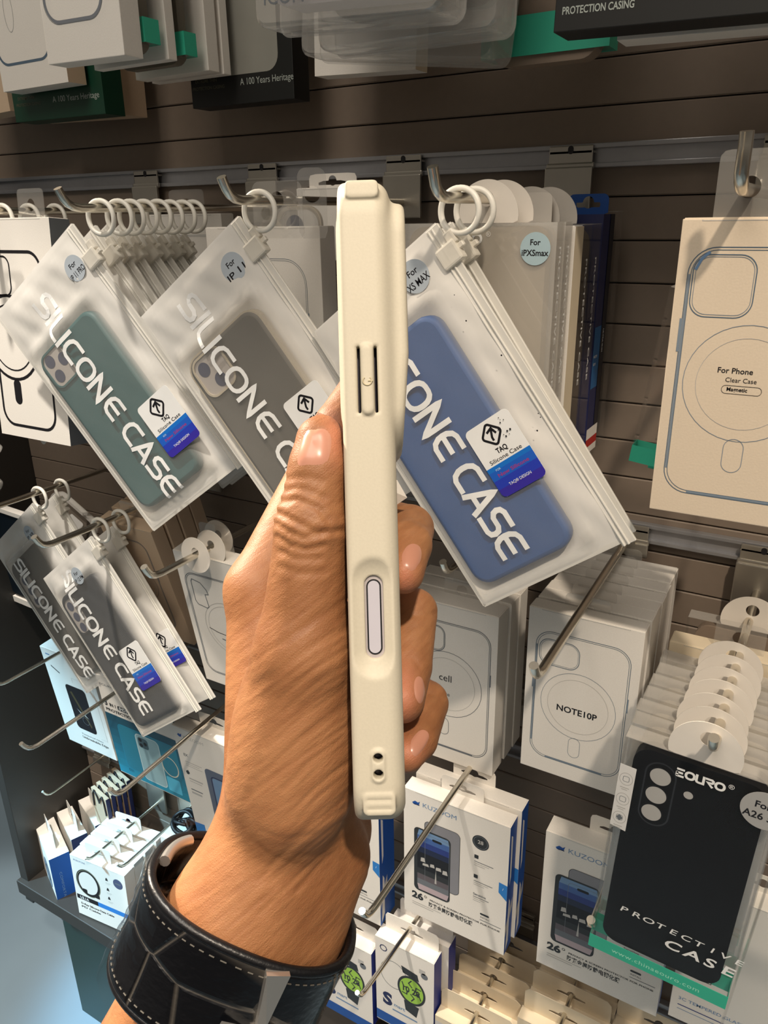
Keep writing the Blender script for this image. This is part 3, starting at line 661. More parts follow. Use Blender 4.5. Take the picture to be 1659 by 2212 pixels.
e2 = clear_case_box('clear_case_box', 'clear box with milky hang disc filed behind the black-case box', p+Vector((0, .0165, .000)), 91, 178, 14, mat('pale_insert', '#a9a08e', .5), GREEN, 11, disc=17, rot=(0, math.radians(2.4), 0), group=gE, discx=46, walls=CLEARH)
for k in range(1, 6):
    dup(e2, (random.uniform(-.0015, .0015), .0172*k, random.uniform(-.0015, .001)), 'clear box with milky hang disc filed behind the black-case box', gE, rot=(0, math.radians(random.uniform(-1.2, .8)), 0))
carton('cream_card_box', 'cream opened card box near the wall behind the milky discs', 'box', p+Vector((.002, .124, .004)), 86, 160, 18, None, {'all': CARDIN}, tab=dict(CT, x=46, y=8))
clear_case_box('clear_case_box', 'clear box with frosted disc rearmost by the wall bracket', p+Vector((.008, .158, .010)), 84, 150, 14, BROWNB, None, disc=16, discx=44, walls=CLEAR)
clear_case_box('clear_case_box', 'clear box edge entering at the lower right corner of the photo', at(1662, 1905, .42), 90, 180, 14, None, GREEN, 14, disc=False, rot=(0, math.radians(4), 0), front=lambda o, w, h, d: None)
# ---- boxes filed behind the blue case bag
def ipx_front(o, w, h, dep):
    b = MB(); y = -.2
    b.letters('eouro', w-82, -12.5, 6.6, y, WHITE, length=34, w=.24); b.text('®', w-44, -8, 3, y, WHITE)
    b.build('printed_lettering', o)
    b = MB(); b.prism(circ(w-13, -15, 9.6, 40), y-.15, y-.05, mat('ice_blue_sticker', '#a9c0c8', .35)); b.text('For', w-13, -12.8, 3.4, y-.25, INK, bold=.02); b.text('iPXSmax', w-13, -19, 3.6, y-.25, INK, bold=.02, width=17); b.build('round_sticker', o)
def side_text(o, w, dep, t='PROTECTIVE CASE', z=-14, L=86, hh=3.4, m=WHITE):
    b = MB(); b.T = Matrix.Translation(((w+.2)*MM, 0, 0)) @ Matrix.Rotation(math.pi/2, 4, 'Z')
    b.text(t, dep*.5-hh*.4, z, hh, 0, m, rot=-90, align=0, width=L, bold=.01); b.build('printed_side', o)
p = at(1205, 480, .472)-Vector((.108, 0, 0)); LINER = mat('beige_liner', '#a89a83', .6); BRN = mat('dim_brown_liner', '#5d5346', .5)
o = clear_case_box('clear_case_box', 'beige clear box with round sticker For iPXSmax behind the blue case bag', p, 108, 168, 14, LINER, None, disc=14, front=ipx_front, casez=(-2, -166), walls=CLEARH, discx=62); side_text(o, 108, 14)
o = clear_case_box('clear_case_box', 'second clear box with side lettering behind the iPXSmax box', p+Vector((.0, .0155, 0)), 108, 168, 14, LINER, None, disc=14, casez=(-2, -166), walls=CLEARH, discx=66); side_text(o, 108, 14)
carton('cream_card_box', 'cream card box wedged third behind the iPXSmax box', 'box', p+Vector((.0025, .0345, -.003)), 106, 172, 18, None, {'all': CARD, 'right': CARDIN}, tab=dict(x=64, z=10, w=40, h=22, m=DISC, hole='round', hw=5))
for k in range(2):
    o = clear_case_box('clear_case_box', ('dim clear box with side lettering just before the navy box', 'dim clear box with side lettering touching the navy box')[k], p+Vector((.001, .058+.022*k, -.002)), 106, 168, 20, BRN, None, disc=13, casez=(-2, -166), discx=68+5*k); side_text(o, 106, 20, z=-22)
o = carton('navy_case_box', 'navy box with light blue patch and white and red foot', 'box', p+Vector((.001, .103, .004)), 106, 176, 29, None, {'all': NAVY, 'right': NAVY}, flap=False, tab=dict(x=86, z=7, w=30, h=14, m=BLUE))
q = MB(); q.T = Matrix.Translation((106.3*MM, 0, 0)) @ Matrix.Rotation(math.pi/2, 4, 'Z')
q.rect(0, 17, -124, -78, 0, mat('mid_blue_card', '#1c5f97', .5)); q.text('ware', 2.2, -101, 3.2, -.1, WHITE, align=0); q.text('care', 2.2, -106.5, 2.8, -.1, WHITE, align=0)
q.rect(0, 29, -164, -155.5, 0, CARD); q.rect(0, 29, -170.5, -164, 0, RED); q.rect(0, 29, -176, -170.5, 0, CARD); q.rect(18, 29, -155.5, 0, -.05, mat('ink_navy', '#11131f', .5)); q.text('ULTRA SLIM', 22, -90, 2.4, -.15, WHITE, rot=-90, bold=.02)
q.build('printed_side', o)
clear_case_box('clear_case_box', 'empty clear box at the wall end behind the navy box', p+Vector((.003, .134, .006)), 106, 178, 14, None, None, disc=False)
# ================================================================== PRIVACY GLASS BOXES
def art_glass(b, logo=True):
    y = Y_
    if logo:
        b.flat([(9, -13), (12, -10.5), (15, -11.5), (17, -9.5), (16, -13.5), (12, -15), (10, -14.6)], y, BLUE); b.rect(11, 16.5, -14.6, -13.6, y-.03, NAVY)
        b.text('KUZOOM', 20, -14.5, 5, y, SHEEN, align=0, width=34)
    b.prism(rrect(22, 58, -103, -29, 5), y-.02, y, GLASSP); b.stroke(rrect(22, 58, -103, -29, 5), .5, y-.04, DARKG, True)
    b.flat(rrect(11, 49, -117, -40, 5), y-.06, DARKG)
    x0, x1, z0, z1 = 14.5, 47.8, -115, -41.8
    cols = [SHEEN, mat('dusk_blue_ink', '#41609c', .4), NIGHT, mat('deep_night_ink', '#1a2140', .4), INK, INK, INK, DARKG, mat('plum_grey_ink', '#5d5459', .4), GREY, PINKG]
    n = len(cols)
    for k, c in enumerate(cols):
        a, d = z1-(z1-z0)*k/n, z1-(z1-z0)*(k+1)/n; i = 1.6 if k in (0, n-1) else 0
        b.flat([(x0+(i if k == n-1 else 0), d), (x1-(i if k == n-1 else 0), d), (x1-(i if k == 0 else 0), a), (x0+(i if k == 0 else 0), a)], y-.09, c)
    b.flat(rrect(30, 40, -50, -47.2, 1.3), y-.13, INK); b.stroke(rrect(22.6, 47.6, -102.5, -45, 3), .35, y-.11, GREY, True)
    for x0, x1, z0, z1 in ((18, 23, -79.5, -74), (20, 27, -83.5, -80), (28, 33, -82, -77.5), (34, 40, -83, -78.5), (41, 46.5, -84.5, -79)): b.flat([(x0, z0), (x1, z0+.6), (x1-1, z1), (x0+.4, z1-.8)], y-.14, PALEG)
    b.flat([(33, -100), (34.2, -83), (35, -100)], y-.14, PALEG)
    b.text('26', 8.5, -128.5, 8, y, DARKG, align=0, bold=.045, width=12.5); b.oval(23.4, -122, 1.2, .5, y, DARKG)
    b.text('PRIVACY & SCREEN PROTECTOR FOR PHONE', 28, -124.5, 1.9, y, DARKG, align=0, width=72, bold=.02)
    b.text('防窥金属防静电钢化膜', 27, -131.5, 4.4, y, DARKG, align=0, width=46, bold=.02)
    for k in range(2): b.rect(9, 40-8*k, -134.5-2.4*k, -133.8-2.4*k, y, PALEG)
    for z in (-46, -69): b.flat(rrect(72.5, 76.5, z-2.6, z+1.6, .6), y, DARKG)
    for z in (-52, -75, -94):
        for k in range(3): b.rect(72.5, 91-4*k-(3 if z == -94 else 0), z-.5-2.2*k, z+.2-2.2*k, y, PALEG if k else GREY)
    b.text('Sensitive', 72.5, -92, 2.6, y, GREY, align=0, bold=.02)
    b.flat(rrect(80, 89, -113, -110.8, 1), y, DARKG); b.text('INSTALL', 80.5, -116.6, 1.8, y, DARKG, align=0); b.rect(80, 101, -119.6, -119, y, GREY)
    b.flat(circ(78, -29, 8, 36), y, DARKG); b.oval(78, -29, 6.6, .5, y-.05, GREY); b.text('28', 78, -30.6, 4, y-.05, PALEG, bold=.02)
def side_glass(b):
    b.flat([(4, -12), (8, -16), (8, -62), (5, -70)], -.05, CARD); b.flat([(3, -148), (9, -140), (9, -92), (6, -86)], -.05, CARD); b.flat([(0, -128), (0, -116), (15, -92), (15, -104)], -.04, PALEG)
GL = {'all': CARD, 'right': BLUE, 'left': BLUE, 'front': CARD, 'top': CARD, 'bottom': BLUE, 'back': CARD}
def glass_box(label, loc, group=None, dep=17):
    o = carton('screen_glass_box', label, 'box', loc, 105, 150.5, dep, art_glass, GL, tab=dict(x=52, z=7, w=42, h=19, y=dep-1, m=CARD, hw=13), side=side_glass)
    q = MB(); q.flat([(105, -66), (97, -65), (97, -77), (105, -84)], -.2, BLUE2); q.text('/', 101, -73, 3, -.3, WHITE); q.build('corner_mark', o); return o
p = at(872, 1700, .50)
k1 = glass_box('white privacy glass box with blue side, reading 26, just right of the wrist', p)
dup(k1, (.003, .019, .004), 'privacy glass box tucked behind the one right of the wrist')
k3 = glass_box('privacy glass box behind the wrist with only its blue side showing', at(818, 1790, .51)-Vector((.105, 0, -.02)), dep=30)
k2 = glass_box('privacy glass box with KUZOOM heading left of the clear black-case box', at(1180, 1794, .50), dep=20)
def art_low(b):
    b.text('3C TEMPERED GLASS PRIVACY', 6, -126, 3.4, Y_, SHEEN, align=0, width=74, bold=.01); b.rect(6, 62, -132.5, -131.5, Y_, NIGHT); b.rect(6, 46, -137, -136.4, Y_, SHEEN)
carton('screen_glass_box', 'white box end with slate blue print beneath the mint green foot', 'box', at(1452, 2135, .52)+Vector((0, 0, .118)), 100, 150, 18, art_low, tab=dict(x=50, z=8, w=40, h=18))
# ================================================================== COOL-LIT BOXES, LOWER LEFT
def art_lw(b):
    y = Y_
    b.flat(rrect(30, 68, -124, -50, 6), y, INK); b.flat([(36, -62), (40, -60), (62, -112), (60, -116)], y-.04, mat('dark_gold_print', '#4c4128', .4)); b.oval(52, -106, 6, .5, y-.05, GREY)
    b.flat([(40, -88), (52, -96), (50, -90), (60, -100), (48, -94), (50, -99)], y-.06, PALEG)
    b.stroke([(48, -44), (48, -36), (86, -36), (86, -128), (74, -128)], .35, y, PALEG)
    b.flat([(12, -26), (26, -34), (26, -36), (12, -28)], y, DARKG); b.rect(8, 16, -10, -8, y, SHEEN)
    b.text('Tempered Glass', 34, -134, 2.6, y, GREY, align=0, width=42); b.text('Unbreakable Edge', 34, -140.5, 4, y, DARKG, align=0, width=50, bold=.01)
lw = carton('screen_glass_box', 'white box with black phone print at far lower left', 'box', at(85, 1395, .52), 94, 158, 24, art_lw, {'all': CARD}, rot=(math.radians(6), 0, 0), tab=dict(x=48, z=8, w=44, h=18, m=CARD))
def art_31(b):
    y = Y_
    b.text('EOURO', 4, -14, 3.2, y, GREY, align=0, width=24)
    b.text('3', 4, -44, 8, y, DARKG, align=0, bold=.04); b.text('IN 1', 12.5, -43.5, 4.6, y, DARKG, align=0, bold=.05); b.flat(rrect(26, 44, -45, -38.5, 2), y, DARKG); b.text('(HD)', 35, -43.8, 4.6, y-.05, WHITE, bold=.03)
    b.text('PROTECTION PACK', 4, -52, 4.0, y, DARKG, align=0, width=72, bold=.035)
    for k in range(8):
        t = k/7; m = mat('petrol_%d' % k, '#%02x%02x%02x' % (int(18+8*t), int(78+62*t), int(100+72*t)), .45)
        b.rect(0, 119, -56-95*(k+1)/8, -56-95*k/8, y, m)
    b.stroke(rrect(17, 113, -138, -68, 7), .7, y-.06, CYAN, True); b.flat(rrect(17.5, 112.5, -137.5, -68.5, 7), y-.04, mat('case_window', '#1d7c98', .4))
    W1 = mat('clear_case_print', '#8fb4be', .35)
    b.flat(rrect(46, 84, -144, -72, 6), y-.08, W1); b.stroke(rrect(46, 84, -144, -72, 6), 1.2, y-.1, mat('pale_print_edge', '#c3dade', .35), True); b.flat(rrect(49, 66, -92, -76, 4), y-.12, mat('smoke_teal', '#42606c', .4))
    for x, z in ((53.5, -80), (53.5, -88), (61, -84)): b.flat(circ(x, z, 2.8), y-.14, INK)
    b.oval(97, -104, 13, 1.5, y-.12, mat('cream_ring_print', '#d9d6c4', .4), 15); b.flat(rrect(86, 108, -145, -122, 2), y-.1, CYANL)
    b.text('G21', 22, -143, 4, y-.1, TEALB, bold=.02)
carton('protection_pack_box', 'petrol blue box reading 3 in 1 protection pack', 'box', at(205, 1455, .50), 119, 152, 20, art_31, {'all': CARD, 'right': TEALB}, rot=(math.radians(5), 0, 0), tab=dict(x=60, z=8, w=44, h=18, m=CARD))
def art_kl(b):
    y = Y_
    b.flat([(6, -12), (8, -9), (11, -10), (13, -8), (12, -13), (9, -14)], y, BLUE); b.text('KUZOOM', 15, -13.5, 4.4, y, PALEG, align=0, width=30)
    b.text('EX', 9, -42, 4, y, GREY, align=0, bold=.02); b.rect(9, 34, -51, -50, y, PALEG); b.rect(9, 30, -54, -53.3, y, PALEG); b.rect(9, 34, -57, -56.3, y, PALEG)
    b.flat([(6, -67), (10, -64), (12, -68), (10, -71), (7, -71)], y, DARKG); b.rect(9, 30, -78, -76, y, PALEG); b.rect(9, 28, -81.5, -80.5, y, PALEG)
    b.rect(8, 26, -95, -93.5, y, GREY); b.rect(8, 24, -101, -98, y, PALEG)
    b.flat(rrect(38, 92, -132, -48, 6), y, mat('slate_print_front', '#5b6276', .4)); b.stroke(rrect(46, 88, -126, -58, 5), 1.4, y-.06, NAVY, True); b.flat(rrect(47.5, 86.5, -124.5, -59.5, 4), y-.04, SHEEN)
    b.flat([(0, -168), (0, -152), (16, -150), (16, -164)], y, BLUE2)
carton('screen_glass_box', 'white box with slate phone print tucked against the wrist at lower left', 'box', at(370, 1565, .50), 100, 182, 18, art_kl, {'all': CARD}, rot=(math.radians(6), 0, 0), tab=dict(x=50, z=8, w=44, h=18, m=CARD))
# ring-cable boxes
def art_ring(b):
    y = Y_
    b.text('BOROFONE', 6, -8, 3, y, SHEEN, align=0, width=22)
    b.stroke(circ(28, -42, 20, 40, 22), 4.5, y, INK, True); b.stroke(circ(28.8, -42.6, 21.5, 40, 23.5), 1, y-.05, mat('khaki_print', '#7f8168', .5), True)
    for x, z in ((19, -58), (42, -60)): b.flat(rrect(x-3, x+5, z-4, z+3, 1.5), y-.06, INK)
    b.flat(circ(86, -20, 8.5, 32), y, mat('slate_badge', '#4b5270', .5)); b.rect(81, 91, -21, -19, y-.05, GREY)
    for k, z in enumerate((-20, -38, -54)):
        b.flat([(63, z-2), (68, z-2), (67, z+2), (65.5, z+3.5), (64, z+2)], y, DARKG); b.rect(63, 72, z-6, z-5.3, y, PALEG); b.rect(63, 70, z-8, z-7.4, y, PALEG)
    b.rect(2, 42, -78, -70, y, INK); b.text('U3.1A', 8, -76.5, 4.6, y-.05, WHITE, align=0, bold=.02); b.rect(42, 100, -78, -70, y, BLUE2)
    b.text('D-Ray Silicone Data Cable', 8, -87, 3.4, y, DARKG, align=0, width=62, bold=.03); b.text('PD Cable', 8, -93, 3.2, y, DARKG, align=0, width=36, bold=.03); b.rect(82, 94, -90, -87, y, PALEG); b.rect(84, 95, -95, -93.5, y, DARKG)
RB = {'all': CARD, 'right': mat('pale_grey_card', '#cfc9c4', .6)}
rb = carton('cable_box', 'front white box with black ring cable print at lower left', 'box', at(150, 1845, .503), 100, 108, 19, art_ring, RB, rot=(math.radians(-2), 0, math.radians(6)), tab=dict(x=46, z=11, w=46, h=24, y=9, m=CARD, hw=12))
rbk = None
for k in range(1, 4):
    o = carton('cable_box', ('white cable box second from the front of the ring-print stack', 'white cable box third from the front of the ring-print stack', 'white cable box at the back of the ring-print stack')[k-1], 'box', at(150, 1845, .503)+Vector((-.002-.001*k, .0205*k, .001*k)), 100, 108, 19, None, RB, rot=(math.radians(-2), 0, math.radians(5+k)), tab=dict(x=46+random.uniform(-2, 2), z=11, w=46, h=24, y=9, m=CARD, hw=12))
# blue-sided boxes turned to the left
def art_bs(b):
    y = Y_; b.flat(circ(52, -52, 20, 32, 26), y, mat('grey_blue_print', '#73808e', .5)); b.oval(52, -52, 12, 3, y-.05, DARKG); b.text('M-SERIES', 20, -10, 3, y, GREY)
BS = {'all': CARD, 'right': BLUE, 'bottom': BLUE}
def side_bs(b): b.text('COMFORTABLE', 10.5, -30, 3.6, -.1, SHEEN, rot=-90, align=0, width=62, space=1.1)
bs0 = carton('headset_box', 'turned box with blue side, foremost at the lower left corner', 'box', at(74, 1782, .535), 88, 118, 29, art_bs, BS, rot=(0, 0, math.radians(-24)), tab=dict(x=46, z=13, w=52, h=36, y=14, m=CARD, hw=12), side=side_bs)
for k in range(1, 4):
    o = carton('headset_box', ('turned box with tall hang tab second in the blue-sided row', 'turned box with tall hang tab third in the blue-sided row', 'turned box with tall hang tab last in the blue-sided row')[k-1], 'box', at(74, 1782, .535)+Vector((.011*k, .033*k, .003*k)), 74, 112, 24, None, {'all': CARD, 'right': NAVY}, rot=(0, 0, math.radians(-24+2*k)), tab=dict(x=40, z=13, w=46, h=36, y=14, m=CARD, hw=11))
# slim corded boxes at the back
for k in range(5):
    o = carton('cord_box', ('foremost', 'second', 'middle', 'fourth', 'rearmost')[k] + ' slim box wrapped with a black cord under the black phone print box', 'box', at(196, 1700, .585)+Vector((.001*k, .0095*k, .002*k)), 44, 80, 6, None, {'all': TAN, 'right': NAVY}, rot=(0, 0, math.radians(-12)))
    q = MB(); q.tube([(5, -1.4, -30), (7, -1.4, -6), (12, -1.4, 2), (20, -1.4, -6), (24, -1.4, -16), (29, -1.4, -5), (35, -1.4, 2), (39, -1.4, -8), (41, -1.4, -30)], 1.2, INK, 8); q.build('cord', o)
# black cable box
def art_cb(b):
    b.text('BOROFONE', 8, -22, 6, Y_, DARKG, align=0, bold=.03, width=44); b.rect(8, 40, -27, -25.5, Y_, GREY); b.rect(10, 16, -18, -10, Y_, DARKG)
cb = carton('cable_box', 'white cable box beneath the black cable bundle beside the bracelet', 'box', at(346, 1806, .545), 84, 90, 60, art_cb, RB, rot=(0, 0, math.radians(4)), tab=dict(x=42, z=9, w=40, h=16, m=CARD))
o = root('cable_bundle', 'tangled bundle of black cables lying on the white cable box', 'cables', at(346, 1806, .545)+Vector((.034, .022, .022)))
q = MB()
for k in range(9):
    a0 = random.uniform(0, 6.28); rx = random.uniform(9, 17); rz = random.uniform(4, 9); cx, cy, cz = random.uniform(-14, 14), random.uniform(-12, 12), random.uniform(-4, 5)
    q.tube([(cx+rx*math.cos(a0+t), cy+rx*.7*math.sin(a0+t), cz+rz*math.sin(2*t+k)*.6) for t in [2*math.pi*i/22 for i in range(19)]], 2.6, mat('black_rubber', '#17171a', .5), 8)
q.build('cables', o)
# ================================================================== WATCH BOXES AND HANG-TAB ROWS
def art_watch(b):
    y = Y_
    b.stroke(circ(10, -12, 4, 8), 1.1, y, NAVY, True); b.rect(52, 59, -22, -16, y, PALEG); b.flat(circ(58, -24, 4), y, GREY)
    b.oval(22, -44, 16, .6, y, GREY, 19)
    b.flat([(31, -24), (50, -27), (52, -36), (33, -33)], y, DARKG); b.flat([(34, -72), (52, -74), (49, -90), (36, -86)], y, DARKG)
    b.flat(circ(43, -54, 16.5, 40, 20), y-.04, DARKG); b.flat(circ(43, -54, 14, 40, 17), y-.07, LIME)
    for t in range(6):
        a = t*1.05+.3; b.stroke([(43+5*math.cos(a), -54+5*math.sin(a)), (43+9*math.cos(a+.6), -54+10*math.sin(a+.6)), (43+13*math.cos(a+.2), -54+15*math.sin(a+.2))], 1.4, y-.1, DARKG)
    b.text('10 28', 43, -58, 8, y-.12, DARKG, bold=.03, width=20)
    b.text('S', 14, -92, 17, y, NAVY, bold=.05); b.text('mart', 22, -90, 5, y, SHEEN, align=0, bold=.02); b.rect(20, 50, -97, -95, y, SHEEN); b.rect(0, 70, -121, -107, y, BLUE)
WB = {'all': CARD, 'right': mat('deep_blue_card', '#1c2f8a', .5), 'bottom': BLUE}
w2 = carton('watch_box', 'white watch box with lime green dial print, big blue letter S', 'box', at(810, 2020, .50), 69, 122, 17, art_watch, WB, tab=dict(x=36, z=10, w=62, h=24, y=14, m=CARD, hw=13))
o = carton('watch_box', 'plain watch box right behind the box with the blue letter S', 'box', at(810, 2020, .50)+Vector((.006, .021, .004)), 69, 122, 17, None, WB, tab=dict(x=36, z=10, w=62, h=24, y=14, m=CARD, hw=13))
w1 = carton('watch_box', 'white watch box with green dial half hidden by the bracelet', 'box', at(700, 2010, .505)-Vector((.008, 0, 0)), 69, 112, 17, art_watch, WB, tab=dict(x=38, z=10, w=62, h=24, y=14, m=CARD, hw=13))
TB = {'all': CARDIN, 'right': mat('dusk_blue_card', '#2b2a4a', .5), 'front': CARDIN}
def art_tag(b): b.stroke(circ(14, -14, 5, 8), 1.6, Y_, NAVY, True); b.text('YOUFON', 14, -25, 3.4, Y_, NAVY, bold=.02); b.rect(0, 82, -40, -7, Y_+.06, mat('grey_card_band', '#c9c4c0', .5))
p = at(940, 2192, .50)
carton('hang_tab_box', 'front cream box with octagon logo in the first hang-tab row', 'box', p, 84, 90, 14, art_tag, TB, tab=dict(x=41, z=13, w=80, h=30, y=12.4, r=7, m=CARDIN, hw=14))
hook('peg hook through the first row of cream hang tabs', p.x+.041, p.z-CZ+.0135, .45, p.z-CZ+.04, r=2.2, sag=-10, tipup=8)
NM = ('second', 'third', 'fourth', 'rearmost')
for k in range(4): carton('hang_tab_box', NM[k]+' cream box of the first hang-tab row, its slotted tab upright', 'box', p+Vector((.001*k, .0205*(k+1), .003*(k+1))), 84, 90, 14, None, TB, tab=dict(x=41+random.uniform(-1, 1), z=13, w=80, h=30, y=12.4, r=7, m=CARDIN, hw=14))
p = at(1118, 2196, .515)
hook('peg hook through the second row of cream hang tabs by the frame bottom', p.x+.042, p.z-CZ+.0135, .47, p.z-CZ+.04, r=2.2, sag=-12, tipup=8)
NM = ('front', 'second', 'third', 'rearmost')
for k in range(4): carton('hang_tab_box', NM[k]+' cream box of the second hang-tab row by the frame bottom', 'box', p+Vector((.0015*k, .021*k, .004*k)), 80, 90, 14, None, TB, tab=dict(x=40+random.uniform(-1, 1), z=13, w=78, h=30, y=12.4, r=7, m=CARDIN, hw=14))
carton('hang_tab_box', 'cream hang-tab box cut by the bottom edge right of the second row', 'box', at(1322, 2215, .55), 80, 90, 14, None, TB, tab=dict(x=40, z=13, w=78, h=26, y=12.4, r=7, m=CARDIN, hw=14))

# ================================================================== OVERHEAD ROW
def over(name, label, bl, br, Yd, h, dep, art=None, mats=None, **k):
    a, b = at(*bl, Yd), at(*br, Yd); w = (b-a).length*1000; g_ = math.atan2(b.z-a.z, b.x-a.x)
    return carton(name, label, 'box', a+Vector((-math.sin(g_), 0, math.cos(g_)))*h*MM, w, h, dep, art(w, h) if art else None, mats, rot=(0, -g_, 0), **k)
def a_t2(w, h): return lambda b: (b.stroke(rrect(5, w-17, -h+26, -18, 14, 8), 2.2, Y_, mat('grey_blue_ink', '#777c84', .45), True), b.stroke(rrect(3.6, w-15.6, -h+24.6, -16.6, 15, 8), .35, Y_-.03, GREY, True))
def a_t1(w, h): return lambda b: (b.stroke(rrect(2, w*.8, -h+21, -20, 13, 8), 2.2, Y_, STEELBLUE, True), b.oval(w*.28, -h+62, 6, .3, Y_, GREY, 16))
HT = dict(x=36, z=8, w=40, h=20, m=CLEART, hole='round', hw=5)
over('case_box', 'white box with grey outline corner, foremost of the overhead stack at top left', (105, 140), (269, 119), .45, 168, 18, a_t2, {'all': CARD}, tab=HT)
a = at(269, 119, .45)
def side_of(k, px, py): # right face of a box further along the same hook: its front right edge is at the pixel
    Yd = Yfor(px, py, a.x); q_ = at(px, py, Yd); return Yd, q_
for i, (px, py, kind, lab, dp) in enumerate(((314, 90, 'c', 'clear box with mint green foot, nearest the overhead white outline box', 15), (365, 128, 'w', 'white box squeezed between the two overhead mint-footed clear boxes', 9), (401, 118, 'c', 'clear box with mint green foot, middle of the overhead left stack', 13), (451, 152, 'w', 'beige-white box before the last overhead mint-footed clear box', 13), (484, 160, 'w', 'beige-white box right before the black overhead box', 9), (519, 142, 'c', 'rear clear box with mint green foot on the overhead left stack', 9))):
    Yd, q_ = side_of(0, px, py); w = 82
    if kind == 'c': clear_case_box('clear_case_box', lab, q_+Vector((-w*MM, 0, .165)), w, 165, dp, mat('dim_insert', '#6f675a', .5), GREEN, 16, disc=False, walls=CLEAR)
    else: carton('case_box', lab, 'box', q_+Vector((-w*MM, 0, .165)), w, 165, dp, None, {'all': CARD}, tab=dict(HT, x=w/2))
over('case_box', 'white box with grey corner outline and thin pill at the top left corner', (8, 199), (148, 177), .53, 172, 20, a_t1, {'all': CARD, 'right': TAN}, tab=HT)
def heritage(w, h, ink, small, sx):
    def f(b):
        b.text('A 100 Years Heritage', w*sx, -h+14, 5.2, Y_, ink, align=0, width=w*.5, shear=.0)
        b.text('EXTREME THIN', w*.16, -h+19, 2.6, Y_, small, bold=.01); b.text('PROTECTION CASING', w*.18, -h+13.5, 2.6, Y_, small, bold=.01)
        # small running-animal crest
        b.flat([(w*.14, -h+26), (w*.16, -h+33), (w*.14, -h+40), (w*.18, -h+37), (w*.2, -h+42), (w*.215, -h+34), (w*.2, -h+27), (w*.18, -h+31)], Y_, small)
    return f
DIMGOLD = mat('dim_gold_ink', '#5c5a48', .5); SILVI = mat('silver_ink', '#a9b0aa', .4)
def a_green(w, h): return lambda b: (heritage(w, h, SILVI, DIMGOLD, .46)(b), b.flat(rrect(w*.55, w*.8, -h+34, -h+70, 8), Y_, NAVY), b.flat(circ(w*.6, -h+40, 1), Y_-.05, WHITE), b.flat(circ(w*.63, -h+39, .8), Y_-.05, WHITE))
over('heritage_case_box', 'bottle green box reading A 100 Years Heritage at the top left', (35, 265), (228, 246), .555, 150, 24, a_green, {'all': DKGREEN}, tab=HT, flap=False)
over('case_box', 'beige box showing right behind the bottle green heritage box', (60, 262), (268, 248), .585, 150, 30, None, {'all': TAN}, tab=HT)
over('case_box', 'pale grey box edge beneath the white box at the top left corner', (-90, 262), (22, 240), .56, 150, 24, None, {'all': TAN}, tab=HT)
def a_black(w, h): return lambda b: (heritage(w, h, SILVI, DIMGOLD, .5)(b), b.flat(rrect(w*.18, w*.87, -h+22, -20, 12), Y_, mat('grey_silicone_window', '#8d8c84', .5)))
over('heritage_case_box', 'black box with grey rounded window reading A 100 Years Heritage', (417, 235), (636, 213), .575, 150, 22, a_black, {'all': BLACKC}, tab=HT, flap=False)
# clear blister packs, top centre
def blister(label, bl, br, Yd, h, dep, inner, zin, lab=None, rot=(0, 0, 0), walls=CLEARH):
    A, B = at(*bl, Yd), at(*br, Yd); w = (B-A).length*1000; ang = math.atan2(B.z-A.z, B.x-A.x)
    o = root('blister_pack', label, 'clear pack', A+Vector((0, 0, h*MM)), (0, -ang, 0))
    q = MB(); R = lambda i: rrect(i, w-i, -h+i, -i, 7, 5); n = len(R(0))
    V = [(x, 0, z) for x, z in R(2)]+[(x, 3, z) for x, z in R(0)]+[(x, dep, z) for x, z in R(0)]
    q.add(V, [(i, n+i, n+(i+1) % n, (i+1) % n) for i in range(n)]+[(n+i, 2*n+i, 2*n+(i+1) % n, n+(i+1) % n) for i in range(n)], walls, True); q.flat(R(2), 0, walls); q.prism(R(-1), dep, dep+.6, walls)
    q.build('clear_shell', o)
    q = MB(); q.prism(rrect(10, w-10, -h+zin, -8, 10), 4, dep-3, inner); q.build('case', o)
    if lab:
        q = MB(); q.text(lab, 8, -h+10.5, 8, -.2, GREY, align=0); q.build('printed_lettering', o)
    q = MB(); P, Q = tab_outline(w/2, 8, 40, 20, 'round', 5, 5); q.frame(P, Q, dep, dep+.5, CLEART); q.build('hang_tab', o)
    return o
GM = mat('silver_grey_case', '#8f8d92', .35)
blister('silvery clear blister pack at the top centre of the photo', (572, 58), (985, 22), .40, 150, 26, GM, 10, 'ICON')
blister('clear blister pack with charcoal case behind the silvery top-centre pack', (688, 112), (1082, 62), .44, 150, 22, mat('charcoal_case', '#4a4643', .4), 16)
blister('clear blister pack hanging lowest at the top centre with green tint', (694, 118), (1126, 128), .485, 160, 26, mat('grey_green_case', '#53665a', .4), 30)
over('case_box', 'white box with black outline corner behind the top-centre blister packs', (680, 165), (898, 150), .56, 150, 18, lambda w, h: (lambda b: b.stroke([(2, -40), (4, -h+48), (8, -h+36), (18, -h+30), (60, -h+32)], 1.6, Y_, INK)), {'all': CARD, 'right': CARDIN}, tab=HT)
A = at(1136, 100, .52)
clear_case_box('clear_case_box', 'clear box with wide mint green foot left of the black top-right box', A+Vector((-.03, 0, .16)), 82, 165, 18, BROWNB, GREEN, 22, disc=False)
def a_bR(w, h): return lambda b: (b.text('EXTREME THIN', 22, -h+13.6, 3.4, Y_, SILVI, bold=.02, width=24), b.text('PROTECTION CASING', 22, -h+7.6, 3.4, Y_, SILVI, bold=.02, width=36), b.text('A 100 Years Heritage', 60, -h+10, 4.6, Y_, SILVI, align=0, width=56, bold=.01))
over('heritage_case_box', 'black box reading Extreme Thin Protection Casing at the top right', (1195, 71), (1720, 22), .44, 150, 24, a_bR, {'all': BLACKC}, tab=dict(HT, x=60), flap=False)
